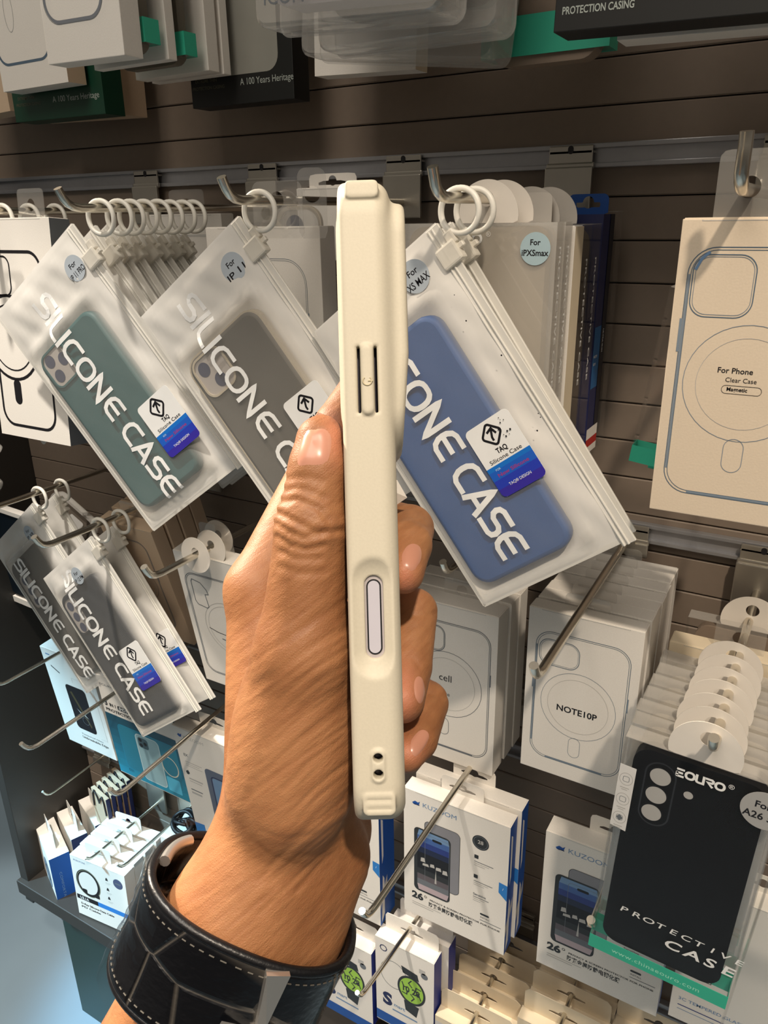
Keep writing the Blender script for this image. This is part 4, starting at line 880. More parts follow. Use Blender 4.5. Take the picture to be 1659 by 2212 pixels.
over('case_box', 'beige-white box peeking out under the black top-right box', (1332, 88), (1800, 48), .485, 150, 20, None, {'all': CARD}, tab=dict(HT, x=50))

# ================================================================== SMOOTH SOLIDS (signed distance, surface nets)
def surface_nets(V, org, h):
    ins = V < 0; nx, ny, nz = V.shape
    cs = (nx-1, ny-1, nz-1); S = np.zeros(cs+(3,), np.float32); N = np.zeros(cs, np.float32); E = []
    for a in range(3):
        sl0 = [slice(None)]*3; sl1 = [slice(None)]*3; sl0[a] = slice(0, -1); sl1[a] = slice(1, None)
        A, B = V[tuple(sl0)], V[tuple(sl1)]; cr = ins[tuple(sl0)] != ins[tuple(sl1)]
        I = np.argwhere(cr); t = A[cr]/(A[cr]-B[cr]); P = I.astype(np.float32); P[:, a] += t
        b, c = (a+1) % 3, (a+2) % 3
        ok = (I[:, b] > 0) & (I[:, c] > 0) & (I[:, b] < V.shape[b]-1) & (I[:, c] < V.shape[c]-1)
        I, P, sg = I[ok], P[ok], ins[tuple(sl0)][cr][ok]
        for db, dc in ((0, 0), (-1, 0), (-1, -1), (0, -1)):
            J = I.copy(); J[:, b] += db; J[:, c] += dc
            np.add.at(S, (J[:, 0], J[:, 1], J[:, 2]), P); np.add.at(N, (J[:, 0], J[:, 1], J[:, 2]), 1)
        E.append((I, b, c, sg))
    use = N > 0; idx = -np.ones(cs, np.int64); idx[use] = np.arange(use.sum())
    verts = S[use]/N[use][:, None]*h + np.array(org, np.float32); Q = []
    for I, b, c, sg in E:
        q = []
        for db, dc in ((-1, -1), (0, -1), (0, 0), (-1, 0)):
            J = I.copy(); J[:, b] += db; J[:, c] += dc; q.append(idx[J[:, 0], J[:, 1], J[:, 2]])
        q = np.stack(q, 1); q[~sg] = q[~sg][:, ::-1]; Q.append(q)
    return verts, np.concatenate(Q)
class Field:
    def __init__(s, lo, hi, h):
        s.h = h; s.lo = np.array(lo, float); n = np.ceil((np.array(hi)-s.lo)/h).astype(int)+1
        s.ax = [s.lo[i]+h*np.arange(n[i]) for i in range(3)]; s.V = np.full(tuple(n), 40., np.float32)
    def region(s, lo, hi):
        S = []
        for i in range(3):
            a = int(max(0, math.floor((lo[i]-s.lo[i])/s.h))); b = int(min(len(s.ax[i]), math.ceil((hi[i]-s.lo[i])/s.h)+1)); S.append(slice(a, max(a, b)))
        G = np.meshgrid(*[s.ax[i][S[i]].astype(np.float32) for i in range(3)], indexing='ij'); return tuple(S), G
    def merge(s, S, D, k):
        A = s.V[S]
        if k <= 0: s.V[S] = np.minimum(A, D); return
        t = np.clip(.5+.5*(A-D)/k, 0, 1); s.V[S] = A*(1-t)+D*t-k*t*(1-t)
    def capsule(s, a, b, ra, rb, k=2.0):
        m = max(ra, rb)+k+3; S, G = s.region(np.minimum(a, b)-m, np.maximum(a, b)+m)
        if 0 in s.V[S].shape: return
        d = np.array(b)-np.array(a); L = float(d@d) or 1e-6
        t = np.clip(((G[0]-a[0])*d[0]+(G[1]-a[1])*d[1]+(G[2]-a[2])*d[2])/L, 0, 1)
        D = np.sqrt((G[0]-a[0]-t*d[0])**2+(G[1]-a[1]-t*d[1])**2+(G[2]-a[2]-t*d[2])**2)-(ra+(rb-ra)*t)
        s.merge(S, D, k)
    def ball(s, c, r, k=2.0):
        r = np.array(r, float)*np.ones(3); m = r+k+3; S, G = s.region(np.array(c)-m, np.array(c)+m)
        D = (np.sqrt(((G[0]-c[0])/r[0])**2+((G[1]-c[1])/r[1])**2+((G[2]-c[2])/r[2])**2)-1)*r.min(); s.merge(S, D, k)
    def mesh(s): return surface_nets(s.V, s.lo, s.h)
def solid(name, v, q, m, parent=None, flip=True, smooth=True):
    """v in mm with z pointing away from the lens; stored with z towards the lens"""
    v = np.array(v, float).copy(); v[:, 2] *= -1
    me = bpy.data.meshes.new(name); qq = q[:, ::-1] if flip else q
    me.vertices.add(len(v)); me.vertices.foreach_set('co', (v*MM).ravel())
    me.loops.add(len(qq)*4); me.loops.foreach_set('vertex_index', qq.ravel().astype(np.int32))
    me.polygons.add(len(qq)); me.polygons.foreach_set('loop_start', np.arange(len(qq), dtype=np.int32)*4); me.polygons.foreach_set('loop_total', np.full(len(qq), 4, np.int32))
    me.materials.append(m); me.update(calc_edges=True); me.validate()
    me.polygons.foreach_set('use_smooth', [smooth]*len(me.polygons))
    o = bpy.data.objects.new(name, me); COL.objects.link(o)
    if parent: o.parent = parent
    return o
HELD = Matrix.Translation(CAMP) @ CAMROT     # frame of the held things: x right, y up, z back to the lens
def held_root(name, label, cat, p):
    """Empty at lens-frame point p (mm, z away)"""
    o = root(name, label, cat, (0, 0, 0)); o.matrix_world = HELD @ Matrix.Translation((p[0]*MM, p[1]*MM, -p[2]*MM)); return o

# ================================================================== HELD PHONE IN ITS CREAM CASE
pc = cm(801, 1081, 195.0)
U = cm(782, 375, 195)-cm(822, 1790, 195); U /= np.linalg.norm(U)
Cx = np.array((.012, .012, 1.0)); Cx -= U*(Cx@U); Cx /= np.linalg.norm(Cx); Tx = np.cross(U, Cx)   # thickness axis, screen to back
if Tx[0] < 0: Tx = -Tx
HALF, WID, THK = 85.0, 79.0, 6.7
def utw(u, t, w): return pc+U*u+Tx*t+Cx*w
CASEM = mat('cream_silicone', '#d2cab6', .55, bump=(1500, .05), spec=.4)
ph = bpy.data.objects.new('phone_case', None); COL.objects.link(ph); tag(ph, 'cream silicone phone case standing edge-on in the hand', 'phone case')
flipz = lambda p: Vector((p[0], p[1], -p[2]))
PHM = HELD @ Matrix.Translation(flipz(pc)*MM) @ Matrix((flipz(Tx), flipz(U), -flipz(Cx))).transposed().to_4x4()
ph.matrix_world = PHM
def rr2(a, b, ha, hb, r): qa = np.abs(a)-(ha-r); qb = np.abs(b)-(hb-r); return np.minimum(np.maximum(qa, qb), 0)+np.hypot(np.maximum(qa, 0), np.maximum(qb, 0))-r
def smax(a, b, k): t = np.clip(.5-.5*(a-b)/k, 0, 1); return a*t*0+np.maximum(a, b)+np.maximum(k-np.abs(a-b), 0)**2/(4*k)
def smin(a, b, k): return np.minimum(a, b)-np.maximum(k-np.abs(a-b), 0)**2/(4*k)
def case_field():
    h = .5; T, Uu, Wg = np.meshgrid(np.arange(-9.5, 13.6, h, dtype=np.float32), np.arange(-88, 88.1, h, dtype=np.float32), np.arange(-2.5, 82, h, dtype=np.float32), indexing='ij')
    q = rr2(Uu, Wg-WID/2, HALF, WID/2, 12.5)
    r = np.where(T > 0, 4.4, 2.0)*1.0; a = q+r; b = np.abs(T)-THK+r
    D = np.minimum(np.maximum(a, b), 0)+np.hypot(np.maximum(a, 0), np.maximum(b, 0))-r
    # camera plateau with a long sloped tail
    bq = rr2(Uu-46.5, Wg-26, 33.5, 22.5, 11); top = THK+4.1-np.clip((38-Uu)*.09, 0, 3.2)
    D = smin(D, smax(bq, T-top, 2.2), 2.4)
    # long scoop round the capture button
    s = np.clip(Uu+29.9, -8.5, 8.5); D = smax(D, -(np.sqrt((Uu+29.9-s)**2+(Wg+9.7)**2+(T*1.15)**2)-11.9), .4)
    # raised power button, bumper pads, lanyard boss
    pb = rr2(T-.0, Uu-30.7, 1.55, 9.0, 1.5); D = smin(D, smax(pb, np.abs(Wg+.25)-.75, .5), .5)
    bo = rr2(T, Uu+67.4, 1.75, 4.3, 1.7); D = smin(D, smax(bo, np.abs(Wg)-.6, .5), .5)
    D = smin(D, smax(rr2(T+.2, Uu-79.2, 4.3, 2.3, 1.2), np.abs(Wg-1.2)-1.4, .6), .8)
    D = smin(D, smax(rr2(T, Uu+77.2, 4.2, 2.9, 1.4), np.abs(Wg-.8)-1.05, .5), .6)
    for uu in (-76.2, -78.3): D = smax(D, -(np.hypot(Uu-uu, Wg+.5)-.55+np.maximum(np.abs(T)-3.2, 0)), .3)
    # phone cavity, open on the screen side
    cav = rr2(Uu, Wg-WID/2-.4, HALF-2.4, WID/2-2.8, 10.5); D = smax(D, -smax(cav, np.maximum(T-THK+1.6, -T-THK-3), .5), .4)
    # cut-out of the capture button, button slits, lanyard holes
    D = smax(D, -smax(rr2(T, Uu+29.9, 2.35, 10.6, 2.3), np.abs(Wg)-6, .3), .4)
    for t in (-2.15, 2.15): D = smax(D, -smax(rr2(T-t, Uu-30.7, .38, 8.6, .35), np.abs(Wg)-6, .2), .2)
    for u in (-65.3, -69.5): D = smax(D, -(np.hypot(T, Uu-u)-1.2+np.maximum(np.abs(Wg)-3.4, 0)), .3)
    return D, (-9.5, -88, -2.5), h
D_, o_, h_ = case_field(); v_, q_ = surface_nets(D_, o_, h_); del D_
body = solid('case_shell', v_, q_, CASEM, ph)
b = MB()  # power mark on the button
arc = [(.95*math.sin(a)*1.0, 30.4+1.0*math.cos(a)) for a in [2.45+ (2*math.pi-1.9)*i/16-math.pi/1 for i in range(17)]]
POW = mat('cream_mark', '#cbbf9f', .6)
b.tube([(0+x, z, 1.05) for x, z in [(1.1*math.cos(a), 30.2+1.1*math.sin(a)) for a in [math.radians(130+280*i/18) for i in range(19)]]], .2, POW, 6); b.tube([(.2, 30.2, 1.05), (1.4, 30.2, 1.05)], .2, POW, 6)
b.build('power_mark', ph)
sp = bpy.data.objects.new('smartphone', None); COL.objects.link(sp); tag(sp, 'phone inside the cream case, only its capture button and dark slits showing', 'phone'); sp.matrix_world = PHM
b = MB(); P = rrect(-HALF+2.6, HALF-2.6, 2.6, WID-2.6, 10, 6)
for_l = lambda rings, m: loft(b, rings, m)
b.T = Matrix(((0, 1, 0, 0), (1, 0, 0, 0), (0, 0, -1, 0), (0, 0, 0, 1)))
R = lambda i: rrect(-HALF+2.7+i, HALF-2.7-i, 3.5+i, WID-2.8-i, 10, 6)
loft(b, [(-THK+.6, R(1.2)), (-THK+1.2, R(.2)), (-THK+1.9, R(0)), (THK-2.6, R(0)), (THK-1.9, R(1))], mat('phone_frame_grey', '#43404a', .35, .4)); b.build('phone_body', sp)
b = MB(); b.T = Matrix(((1, 0, 0, 0), (0, 0, 1, 0), (0, -1, 0, 0), (0, 0, 0, 1)))
b.prism(rrect(-2.45, 2.45, -40.6, -19.2, 2.4, 8), 2.75, 3.8, mat('lilac_metal', '#cfc6c6', .25, .25)); b.prism(rrect(-1.9, 1.9, -39.6, -20.2, 1.88, 8), 2.6, 3.8, INK); b.prism(rrect(-1.5, 1.5, -39.2, -20.6, 1.48, 8), 2.45, 3.7, mat('lilac_white_glass', '#c6c3cd', .2)); b.v = [(x, y, z) for x, y, z in b.v]
b.T = Matrix.Identity(4); b.build('capture_button', sp)

# ================================================================== HAND
def skin():
    m = bpy.data.materials.new('skin'); m.use_nodes = True; nt = m.node_tree; N = nt.nodes; L = nt.links; b = N['Principled BSDF']
    tc = N.new('ShaderNodeTexCoord')
    def noise(sc, det, vec=None):
        n = N.new('ShaderNodeTexNoise'); n.inputs['Scale'].default_value = sc; n.inputs['Detail'].default_value = det; L.new(vec or tc.outputs['Object'], n.inputs['Vector']); return n
    mp = N.new('ShaderNodeMapping'); mp.vector_type = 'TEXTURE'; mp.inputs['Rotation'].default_value = (0, 0, math.radians(38)); mp.inputs['Scale'].default_value = (9, 1, 3); L.new(tc.outputs['Object'], mp.inputs[0])
    big = noise(28, 3); fine = noise(2600, 3); lines = noise(560, 3, mp.outputs[0]); mid = noise(160, 3)
    vo = N.new('ShaderNodeTexVoronoi'); vo.feature = 'DISTANCE_TO_EDGE'; vo.inputs['Scale'].default_value = 1500; L.new(tc.outputs['Object'], vo.inputs['Vector'])
    cr = N.new('ShaderNodeValToRGB'); e = cr.color_ramp.elements
    e[0].position = .32; e[0].color = lin('#94613b'); e[1].position = .68; e[1].color = lin('#b07c53'); L.new(big.outputs[0], cr.inputs[0])
    mx = N.new('ShaderNodeMix'); mx.data_type = 'RGBA'; mx.blend_type = 'MULTIPLY'; mx.inputs[0].default_value = .35; L.new(cr.outputs[0], mx.inputs[6])
    c2 = N.new('ShaderNodeValToRGB'); c2.color_ramp.elements[0].position = .35; c2.color_ramp.elements[0].color = (.62, .5, .45, 1); c2.color_ramp.elements[1].position = .6; L.new(lines.outputs[0], c2.inputs[0]); L.new(c2.outputs[0], mx.inputs[7])
    # pinker finger pads where the mesh says so
    at_ = N.new('ShaderNodeAttribute'); at_.attribute_name = 'pad'; m3 = N.new('ShaderNodeMix'); m3.data_type = 'RGBA'; L.new(at_.outputs['Fac'], m3.inputs[0]); L.new(mx.outputs[2], m3.inputs[6]); m3.inputs[7].default_value = lin('#cc8566')
    L.new(m3.outputs[2], b.inputs['Base Color'])
    b.inputs['Roughness'].default_value = .55; b.inputs['Subsurface Weight'].default_value = .12; b.inputs['Subsurface Radius'].default_value = (1, .35, .2); b.inputs['Subsurface Scale'].default_value = .003
    def bump(src, st, dist, prev=None):
        p = N.new('ShaderNodeBump'); p.inputs['Strength'].default_value = st; p.inputs['Distance'].default_value = dist; L.new(src, p.inputs['Height'])
        if prev: L.new(prev.outputs[0], p.inputs['Normal'])
        return p
    b1 = bump(lines.outputs[0], .36, .0007); b2 = bump(vo.outputs['Distance'], .25, .0004, b1); b3 = bump(fine.outputs[0], .12, .0003, b2); b4 = bump(mid.outputs[0], .25, .0012, b3)
    L.new(b4.outputs[0], b.inputs['Normal'])
    return m
SKIN = skin(); NAIL = mat('fingernail', '#c98f78', .3, spec=.5, coat=.1); NAILW = mat('nail_tip', '#e6cdbb', .3)
F = Field((-105, -165, 178), (32, 72, 318), .75)
J = cm
def chain(pts, k0=2.0, k=1.2):
    for i in range(len(pts)-1):
        (a, ra), (b_, rb) = pts[i], pts[i+1]; F.capsule(a, b_, ra, rb, k0 if i == 0 else k)
K = 7.0
# forearm and wrist: two parallel bones
F.capsule(J(590, 1790, 228), J(500, 1992, 226), 17.5, 18.5, K); F.capsule(J(500, 1992, 226), J(318, 2330, 250), 18.5, 22, K)
F.capsule(J(696, 1850, 238), J(622, 1985, 232), 15, 16.5, K); F.capsule(J(622, 1985, 232), J(460, 2340, 256), 16.5, 21, K)
F.capsule(J(585, 1900, 224), J(540, 2010, 222), 15, 15, K)
# carpus, heel of the hand, metacarpals
F.capsule(J(650, 1700, 236), J(640, 1880, 232), 17, 16, K)
F.capsule(J(559, 1275, 250), J(598, 1720, 240), 10.2, 16.5, K); F.capsule(J(620, 1330, 270), J(640, 1740, 250), 10.5, 15, K)
F.capsule(J(665, 1420, 285), J(680, 1760, 258), 10.5, 14, K); F.capsule(J(705, 1520, 293), J(708, 1790, 256), 10, 14.5, K)
# thumb: thenar mass, metacarpal, two phalanges
F.capsule(J(622, 1700, 217), J(655, 1410, 207), 17.5, 12.6, 9); F.ball(J(640, 1590, 214), (16, 24, 13), 8)
F.capsule(J(655, 1410, 207), J(673, 1135, 203), 12.4, 9.3, 5)
F.capsule(J(673, 1135, 203), J(688, 1010, 203), 9.3, 7.7, 2.5); F.capsule(J(688, 1010, 203), J(692, 952, 204), 7.7, 6.6, 2)
F.ball(J(697, 962, 208), (6.0, 8.4, 6.0), 2)
# index running up behind the phone
chain([(J(559, 1275, 250), 10.6), (J(732, 922, 275), 9.0), (J(800, 814, 286), 8.3), (J(818, 750, 286), 6.8)], 5)
# middle, ring and little fingers round the back
chain([(J(620, 1330, 270), 10.5), (J(800, 1120, 293), 8.8), (J(884, 1143, 258), 8.2), (J(880, 1178, 240), 7.6), (J(871, 1238, 229), 6.3)], 4)
chain([(J(665, 1420, 285), 10.5), (J(830, 1300, 298), 8.8), (J(893, 1322, 256), 8.0), (J(879, 1440, 242), 7.9), (J(868, 1512, 232), 7.0)], 3, .8)
chain([(J(705, 1520, 293), 10), (J(840, 1470, 296), 8.0), (J(921, 1518, 256), 7.4), (J(899, 1597, 241), 6.8), (J(878, 1630, 234), 5.6)], 3, .6)
vh, qh = F.mesh(); del F.V
# keep the largest connected piece
nb = len(vh); lab = np.arange(nb)
for _ in range(400):
    l2 = lab.copy(); np.minimum.at(l2, qh.ravel(), np.repeat(lab[qh].min(1), 4)); l2 = l2[l2]
    if (l2 == lab).all(): break
    lab = l2
keep = lab == np.bincount(lab).argmax(); mp_ = np.cumsum(keep)-1; qh = mp_[qh[keep[qh[:, 0]]]]; vh = vh[keep]
def relax(v, q, it, lam=.5):
    for _ in range(it):
        s = np.zeros_like(v); n = np.zeros(len(v))
        for a, b_ in ((0, 1), (1, 2), (2, 3), (3, 0)):
            np.add.at(s, q[:, a], v[q[:, b_]]); np.add.at(s, q[:, b_], v[q[:, a]]); np.add.at(n, q[:, a], 1); np.add.at(n, q[:, b_], 1)
        v = v+lam*(s/n[:, None]-v)
    return v
def normals(v, q):
    n = np.cross(v[q[:, 2]]-v[q[:, 0]], v[q[:, 3]]-v[q[:, 1]]); out = np.zeros_like(v)
    for k in range(4): np.add.at(out, q[:, k], n)
    return out/np.maximum(np.linalg.norm(out, axis=1), 1e-9)[:, None]
vh = relax(vh.astype(float), qh, 5)
nh = normals(vh, qh)
# creases and folds, by where they lie on the hand as held
PX = 829.5+FPX*vh[:, 0]/vh[:, 2]; PY = 1106-FPX*vh[:, 1]/vh[:, 2]; front = nh[:, 2] < .3
def crease(P, w, depth, bulge=0.0, dmax=240):
    d = np.full(len(vh), 1e9)
    for a, b_ in zip(P[:-1], P[1:]):
        ax, ay = a; bx, by = b_; L = (bx-ax)**2+(by-ay)**2
        t = np.clip(((PX-ax)*(bx-ax)+(PY-ay)*(by-ay))/L, 0, 1); d = np.minimum(d, np.hypot(PX-ax-t*(bx-ax), PY-ay-t*(by-ay)))
    m = front & (vh[:, 2] < dmax)
    off = -depth*np.exp(-(d/w)**2)+bulge*np.exp(-((d-2.2*w)/(1.3*w))**2)
    vh[m] += nh[m]*off[m][:, None]
# thumb knuckle
for P, w, dp in (([(600, 1085), (640, 1078), (690, 1100), (712, 1128)], 6, .55), ([(598, 1108), (640, 1128), (680, 1150), (742, 1146)], 6.5, .8), ([(597, 1130), (625, 1150), (660, 1162), (700, 1152)], 6, .6),
                 ([(600, 1160), (630, 1180), (665, 1188), (700, 1178)], 6, .5), ([(604, 1190), (640, 1206), (690, 1206)], 6, .4), ([(612, 1060), (650, 1055), (700, 1075)], 6, .4), ([(620, 1035), (660, 1030), (695, 1038)], 6, .3),
                 ([(603, 1225), (650, 1240), (700, 1236)], 6, .3)):
    crease(P, w, dp*.72, dp*.25)
# fans of lines running from the phone edge down towards the wrist
rc = random.Random(3)
for k in range(26):
    y0 = 1300+k*21+rc.uniform(-8, 8); x0 = 752+rc.uniform(-14, 6); L = rc.uniform(90, 230); sl = .62+.012*k+rc.uniform(-.08, .08)
    crease([(x0, y0), (x0-L*.5, y0+L*.5*sl-6), (x0-L, y0+L*sl+4)], 4.2, rc.uniform(.14, .36))
for P in ([(760, 1760), (700, 1800), (620, 1815), (560, 1800)], [(800, 1880), (720, 1850), (650, 1850)], [(640, 1870), (580, 1850), (540, 1820)]): crease(P, 7, .16)
# finger joints on the far side
for P in ([(872, 1135), (905, 1128), (930, 1140)], [(865, 1325), (900, 1330), (940, 1325)], [(895, 1425), (905, 1440)], [(930, 1500), (965, 1505)]): crease(P, 6, .3, dmax=300)
# tendon hollow beside the wrist
hol = np.exp(-(((PX-520)/60)**2+((PY-1790)/75)**2)); vh[front] -= nh[front]*(1.2*hol[front])[:, None]
vh = relax(vh, qh, 1, .25)
wr = cm(560, 1960, 226)
pr = held_root('person', 'left hand and forearm of a person gripping a cream phone case', 'person', wr)
ho = solid('hand', vh-wr, qh, SKIN, pr)
pad = ho.data.attributes.new('pad', 'FLOAT', 'POINT')
PX = 829.5+FPX*vh[:, 0]/vh[:, 2]; PY = 1106-FPX*vh[:, 1]/vh[:, 2]
pv = np.clip((PX-850)/20, 0, 1)*np.clip((1700-PY)/80, 0, 1)*np.exp(-np.minimum(np.minimum(((PX-872)/30)**2+((PY-1250)/50)**2, ((PX-872)/28)**2+((PY-1500)/70)**2), ((PX-885)/35)**2+((PY-1630)/35)**2)) + .8*np.exp(-(((PX-722)/26)**2+((PY-940)/60)**2))
if len(ho.data.vertices) == len(pv): pad.data.foreach_set('value', np.clip(pv, 0, 1).astype(np.float32))
from mathutils.bvhtree import BVHTree
bvh = BVHTree.FromPolygons([tuple(x) for x in vh], [tuple(int(i) for i in f) for f in qh])
def nail(name, P, lift=.35, m=NAIL, edge=None, rings=9):
    """thin curved plate lying on the skin, outlined by lens-frame sight lines"""
    P = [np.array(p_, float) for p_ in P]; c = sum(P)/len(P); P = [c+(p_-c)*1.1 for p_ in P]
    # resample and round the outline
    Q = P
    for _ in range(2):
        Q2 = []
        for i in range(len(Q)): a, b_ = Q[i], Q[(i+1) % len(Q)]; Q2 += [a*.75+b_*.25, a*.25+b_*.75]
        Q = Q2
    N_ = len(Q); V = []; ok = True
    pts = [c]+[c+(p_-c)*(k/rings) for k in range(1, rings+1) for p_ in Q]
    for i, p_ in enumerate(pts):
        d = Vector(((p_[0]-829.5)/FPX, (1106-p_[1])/FPX, 1)).normalized(); hit = bvh.ray_cast(Vector((0, 0, 0)), d)
        if hit[0] is None: hit = bvh.find_nearest(d*(d.dot(Vector(wr))))
        nn = hit[1] if hit[1].dot(d) < 0 else -hit[1]
        k = 0 if i == 0 else (i-1)//N_+1; e = lift*(1-.0*(k/rings)**4) if k < rings else -.15
        V.append(np.array(hit[0]+nn*e))
    V = np.array(V); V[:1+(rings-1)*N_] = V[:1+(rings-1)*N_]
    # smooth the plate so skin folds do not print through
    W = V.copy()
    for _ in range(14):
        A = W.copy()
        for k in range(1, rings):
            for i in range(N_):
                a = 1+(k-1)*N_+i; ctr = W[0] if k == 1 else W[a-N_]; A[a] = .5*W[a]+.125*(W[1+(k-1)*N_+(i+1) % N_]+W[1+(k-1)*N_+(i-1) % N_]+ctr+W[a+N_])
        W = A
    F_ = []
    for i in range(N_): F_.append((0, 1+i, 1+(i+1) % N_))
    for k in range(1, rings):
        for i in range(N_): a = 1+(k-1)*N_; F_.append((a+i, a+N_+i, a+N_+(i+1) % N_, a+(i+1) % N_))
    q = MB(); q.add([Vector((x-wr[0], y-wr[1], -(z-wr[2]))) for x, y, z in W], F_, m, True)
    return q.build(name, pr)
nail('fingernail', [(648, 1010), (640, 1004), (637, 965), (640, 915), (645, 900), (660, 893), (690, 895), (706, 906), (717, 940), (714, 985), (707, 1002), (690, 1008)], .5)
nail('fingernail', [(861, 1222), (868, 1192), (884, 1172), (904, 1174), (913, 1190), (909, 1216), (896, 1242), (880, 1232)])
nail('fingernail', [(893, 1500), (894, 1470), (902, 1458), (914, 1464), (919, 1490), (917, 1520), (912, 1534), (900, 1518)])
nail('fingernail', [(882, 1608), (896, 1586), (914, 1572), (930, 1582), (924, 1604), (908, 1628), (894, 1643), (886, 1628)])

# ================================================================== BRACELET
c0 = cm(507, 2034, 229); ax = np.array((-.40, -.90, .09)); ax /= np.linalg.norm(ax)
e1 = cm(718, 2131, 229)-cm(282, 1985, 229); half = np.linalg.norm(e1)/2; e1 -= ax*(e1@ax); e1 /= np.linalg.norm(e1); e2 = np.cross(ax, e1)
if e2[2] > 0: e2 = -e2                       # e2 towards the lens
br = held_root('bracelet', 'wide black crocodile-leather cuff with silver star charm on the wrist', 'bracelet', c0)
def leather():
    m = bpy.data.materials.new('crocodile_leather'); m.use_nodes = True; nt = m.node_tree; N = nt.nodes; L = nt.links; b = N['Principled BSDF']
    uv = N.new('ShaderNodeUVMap'); uv.uv_map = 'strap'
    vo = N.new('ShaderNodeTexVoronoi'); vo.feature = 'DISTANCE_TO_EDGE'; vo.inputs['Scale'].default_value = 1.0; vo.inputs['Randomness'].default_value = .75; L.new(uv.outputs[0], vo.inputs['Vector'])
    mr = N.new('ShaderNodeMapRange'); mr.inputs[1].default_value = 0; mr.inputs[2].default_value = .05; mr.inputs[3].default_value = 0; mr.inputs[4].default_value = 1; L.new(vo.outputs['Distance'], mr.inputs[0])
    cr = N.new('ShaderNodeValToRGB'); cr.color_ramp.elements[0].color = lin('#45413c'); cr.color_ramp.elements[1].color = lin('#08090d'); cr.color_ramp.elements[1].position = .5; L.new(mr.outputs[0], cr.inputs[0]); L.new(cr.outputs[0], b.inputs['Base Color'])
    nz = N.new('ShaderNodeTexNoise'); nz.inputs['Scale'].default_value = 6; L.new(uv.outputs[0], nz.inputs['Vector'])
    p1 = N.new('ShaderNodeBump'); p1.inputs['Strength'].default_value = .7; p1.inputs['Distance'].default_value = .0008; L.new(mr.outputs[0], p1.inputs['Height'])
    p2 = N.new('ShaderNodeBump'); p2.inputs['Strength'].default_value = .3; p2.inputs['Distance'].default_value = .001; L.new(nz.outputs[0], p2.inputs['Height']); L.new(p1.outputs[0], p2.inputs['Normal']); L.new(p2.outputs[0], b.inputs['Normal'])
    b.inputs['Roughness'].default_value = .24; b.inputs['Coat Weight'].default_value = .5; b.inputs['Coat Roughness'].default_value = .12
    return m
LEATHER = leather(); RIMB = mat('black_leather_edge', '#0d0d10', .35, bump=(700, .3)); SILVER = mat('polished_silver', '#e6e2dc', .3, .9)
SA, SB, HW = half*.92, 22.5, 15.3
def band_pt(th, s, off=0.0):
    """th round the wrist (0 at the right end, 90 facing the lens), s along the arm"""
    c, n = math.cos(th), math.sin(th); x = (SA+off)*math.copysign(abs(c)**.85, c); y = (SB+off)*math.copysign(abs(n)**.85, n)
    flare = 1+.035*(abs(s)/HW)**2
    return e1*x*flare+e2*y*flare+ax*s
def strap(off0, off1, hw, m, name, th0=0, th1=2*math.pi, n=120, label=None):
    prof = [(-hw, off0), (-hw, (off0+off1)/2), (-hw+.7, off1-.25), (-hw+2, off1)]+[(-hw+2+(2*hw-4)*k/10, off1+.25*math.sin(math.pi*k/10)) for k in range(1, 10)]+[(hw-2, off1), (hw-.7, off1-.25), (hw, (off0+off1)/2), (hw, off0)]
    V = []; M_ = len(prof); closed = abs(th1-th0-2*math.pi) < 1e-6; UV = []
    for i in range(n+(0 if closed else 1)):
        th = th0+(th1-th0)*i/n
        for s, o_ in prof: p_ = band_pt(th, s, o_); V.append((p_[0], p_[1], -p_[2])); UV.append((th*SA/22, s/17))
    R_ = n if closed else n; F_ = []
    tot = len(V)//M_
    for i in range(R_):
        j = (i+1) % tot
        for k in range(M_): l = (k+1) % M_; F_.append((i*M_+k, j*M_+k, j*M_+l, i*M_+l))
    q = MB(); q.add([Vector(v) for v in V], F_, m, True); o = q.build(name, br, label)
    lay = o.data.uv_layers.new(name='strap')
    for lp in o.data.loops:
        a, c_ = UV[lp.vertex_index]; lay.data[lp.index].uv = (a, c_)
    return o
strap(0, 2.6, HW, LEATHER, 'leather_strap')
for s in (-HW+.4, HW-.4):
    q = MB(); q.tube([Vector((p_[0], p_[1], -p_[2])) for p_ in [band_pt(2*math.pi*i/120, s, 1.2) for i in range(120)]], 1.5, RIMB, 10, False, True, True); q.build('rolled_edge', br)
q = MB()
for s in (-HW+3.2, HW-3.2):
    for i in range(150):
        if i % 2: continue
        a, c_ = [band_pt(2*math.pi*(i+d)/150, s, 2.75) for d in (0, .95)]; q.tube([Vector((p_[0], p_[1], -p_[2])) for p_ in (a, c_)], .22, mat('grey_thread', '#57534c', .7), 5)
q.build('stitching', br)
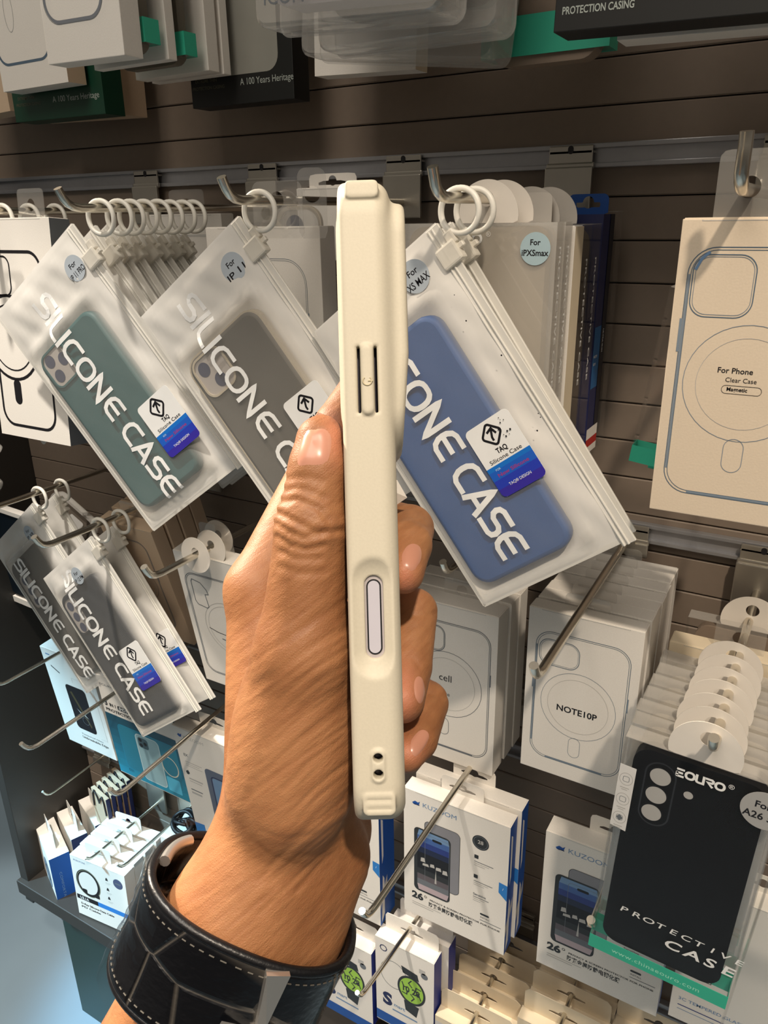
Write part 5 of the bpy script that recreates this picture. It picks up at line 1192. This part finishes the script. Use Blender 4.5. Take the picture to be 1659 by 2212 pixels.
# silver star charm riveted on the front right
th = math.radians(66); s0 = 5.5; base = band_pt(th, s0, 3.2); nx = e2*math.sin(th)*1.0+e1*math.cos(th)*.8; nx /= np.linalg.norm(nx)
pcx = cm(583, 2192, 200); tx = np.array((1., 0, 0)); tx -= nx*(tx@nx); tx /= np.linalg.norm(tx); ty = np.cross(nx, tx)
if ty[1] < 0: ty = -ty
def star(b, arms, core, z0, z1, m):
    V = [nx*z1]+[]; ring = []
    for k, (ang, L, w) in enumerate(arms):
        a = math.radians(ang); d = tx*math.cos(a)+ty*math.sin(a); n_ = -tx*math.sin(a)+ty*math.cos(a)
        ring.append((d*L, n_*w, d))
    F_ = []; V = [base+nx*(z1+1.6)]
    for k, (tip, n_, d) in enumerate(ring):
        am = math.radians((arms[k][0]+arms[(k+1) % len(arms)][0]+(360 if k == len(arms)-1 else 0))/2)
        V += [base+d*core*2.0+nx*(z1+.6), base+tip-n_+nx*z1*.7, base+tip+n_+nx*z1*.7, base+(tx*math.cos(am)+ty*math.sin(am))*core+nx*z1*.7]
    n = len(ring)
    for k in range(n):
        i = 1+4*k; pv = 1+4*((k-1) % n)+3
        F_ += [(0, pv, i), (0, i, i+3), (pv, i+1, i), (i, i+1, i+2), (i, i+2, i+3)]
    B0 = len(V); V += [v-nx*(z1*.7+1.0) for v in V]
    for k in range(n):
        i = 1+4*k; pv = 1+4*((k-1) % n)+3
        for a, c_ in ((pv, i+1), (i+1, i+2), (i+2, i+3)): F_.append((a, c_, c_+B0, a+B0))
    b.add([Vector((v[0], v[1], -v[2])) for v in V], F_, m, False)
q = MB(); star(q, [(74, 21, 3.2), (146, 12, 1.2), (-110, 17, 3.0), (-22, 11, 1.2)], 3.3, 0, 2.4, SILVER)
q.build('star_charm', br)
q = MB(); q.tube([Vector(((base+nx*k)[0], (base+nx*k)[1], -(base+nx*k)[2])) for k in (1.5, 4.2)], 1.7, SILVER, 20); q.build('rivet', br)
# clear film still wrapped round the back left of the cuff
FILM = clear('crinkled_film', lo=.03, hi=.8, rough=.04, haze=.0)
V = []; F_ = []; n1, n2 = 46, 16
for i in range(n1+1):
    th = math.radians(128+112*i/n1)
    for k in range(n2+1):
        s = -HW-3.5+(2*HW+6)*k/n2; w_ = .9*math.sin(7*th+1.3*k)+.6*math.sin(17*th-2.1*k); p_ = band_pt(th, s, 3.6+w_*.28); V.append(Vector((p_[0], p_[1], -p_[2])))
for i in range(n1):
    for k in range(n2): a = i*(n2+1)+k; F_.append((a, a+1, a+n2+2, a+n2+1))
q = MB(); q.add(V, F_, FILM, True); q.build('clear_film', br)
q = MB(); a, c_ = band_pt(math.radians(196), -HW-1, -1.0), band_pt(math.radians(214), -HW-1, -1.0)
q.tube([Vector((p_[0], p_[1], -p_[2])) for p_ in [band_pt(math.radians(176+4*k), -HW-.5, -1.6) for k in range(10)]], 1.7, SILVER, 10); q.build('clasp', br)
# scrap of white paper caught behind the case
o = held_root('paper_scrap', 'small folded white paper scrap poking out behind the phone case', 'paper', cm(858, 1060, 245))
q = MB(); q.add([(-6, 4, 0), (0, 3.4, .8), (3.2, -2.2, 0), (-.3, -4.6, -.6), (-6.5, -2.5, .4), (-1, -.4, 2.0)], [(5, 0, 4), (5, 4, 3), (5, 3, 2), (5, 2, 1), (5, 1, 0)], CARD); q.add([(-6, 4, -.5), (0, 3.4, .3), (3.2, -2.2, -.5), (-.3, -4.6, -1.1), (-6.5, -2.5, -.1)], [(0, 1, 2, 3, 4)], CARD); q.build('paper', o)
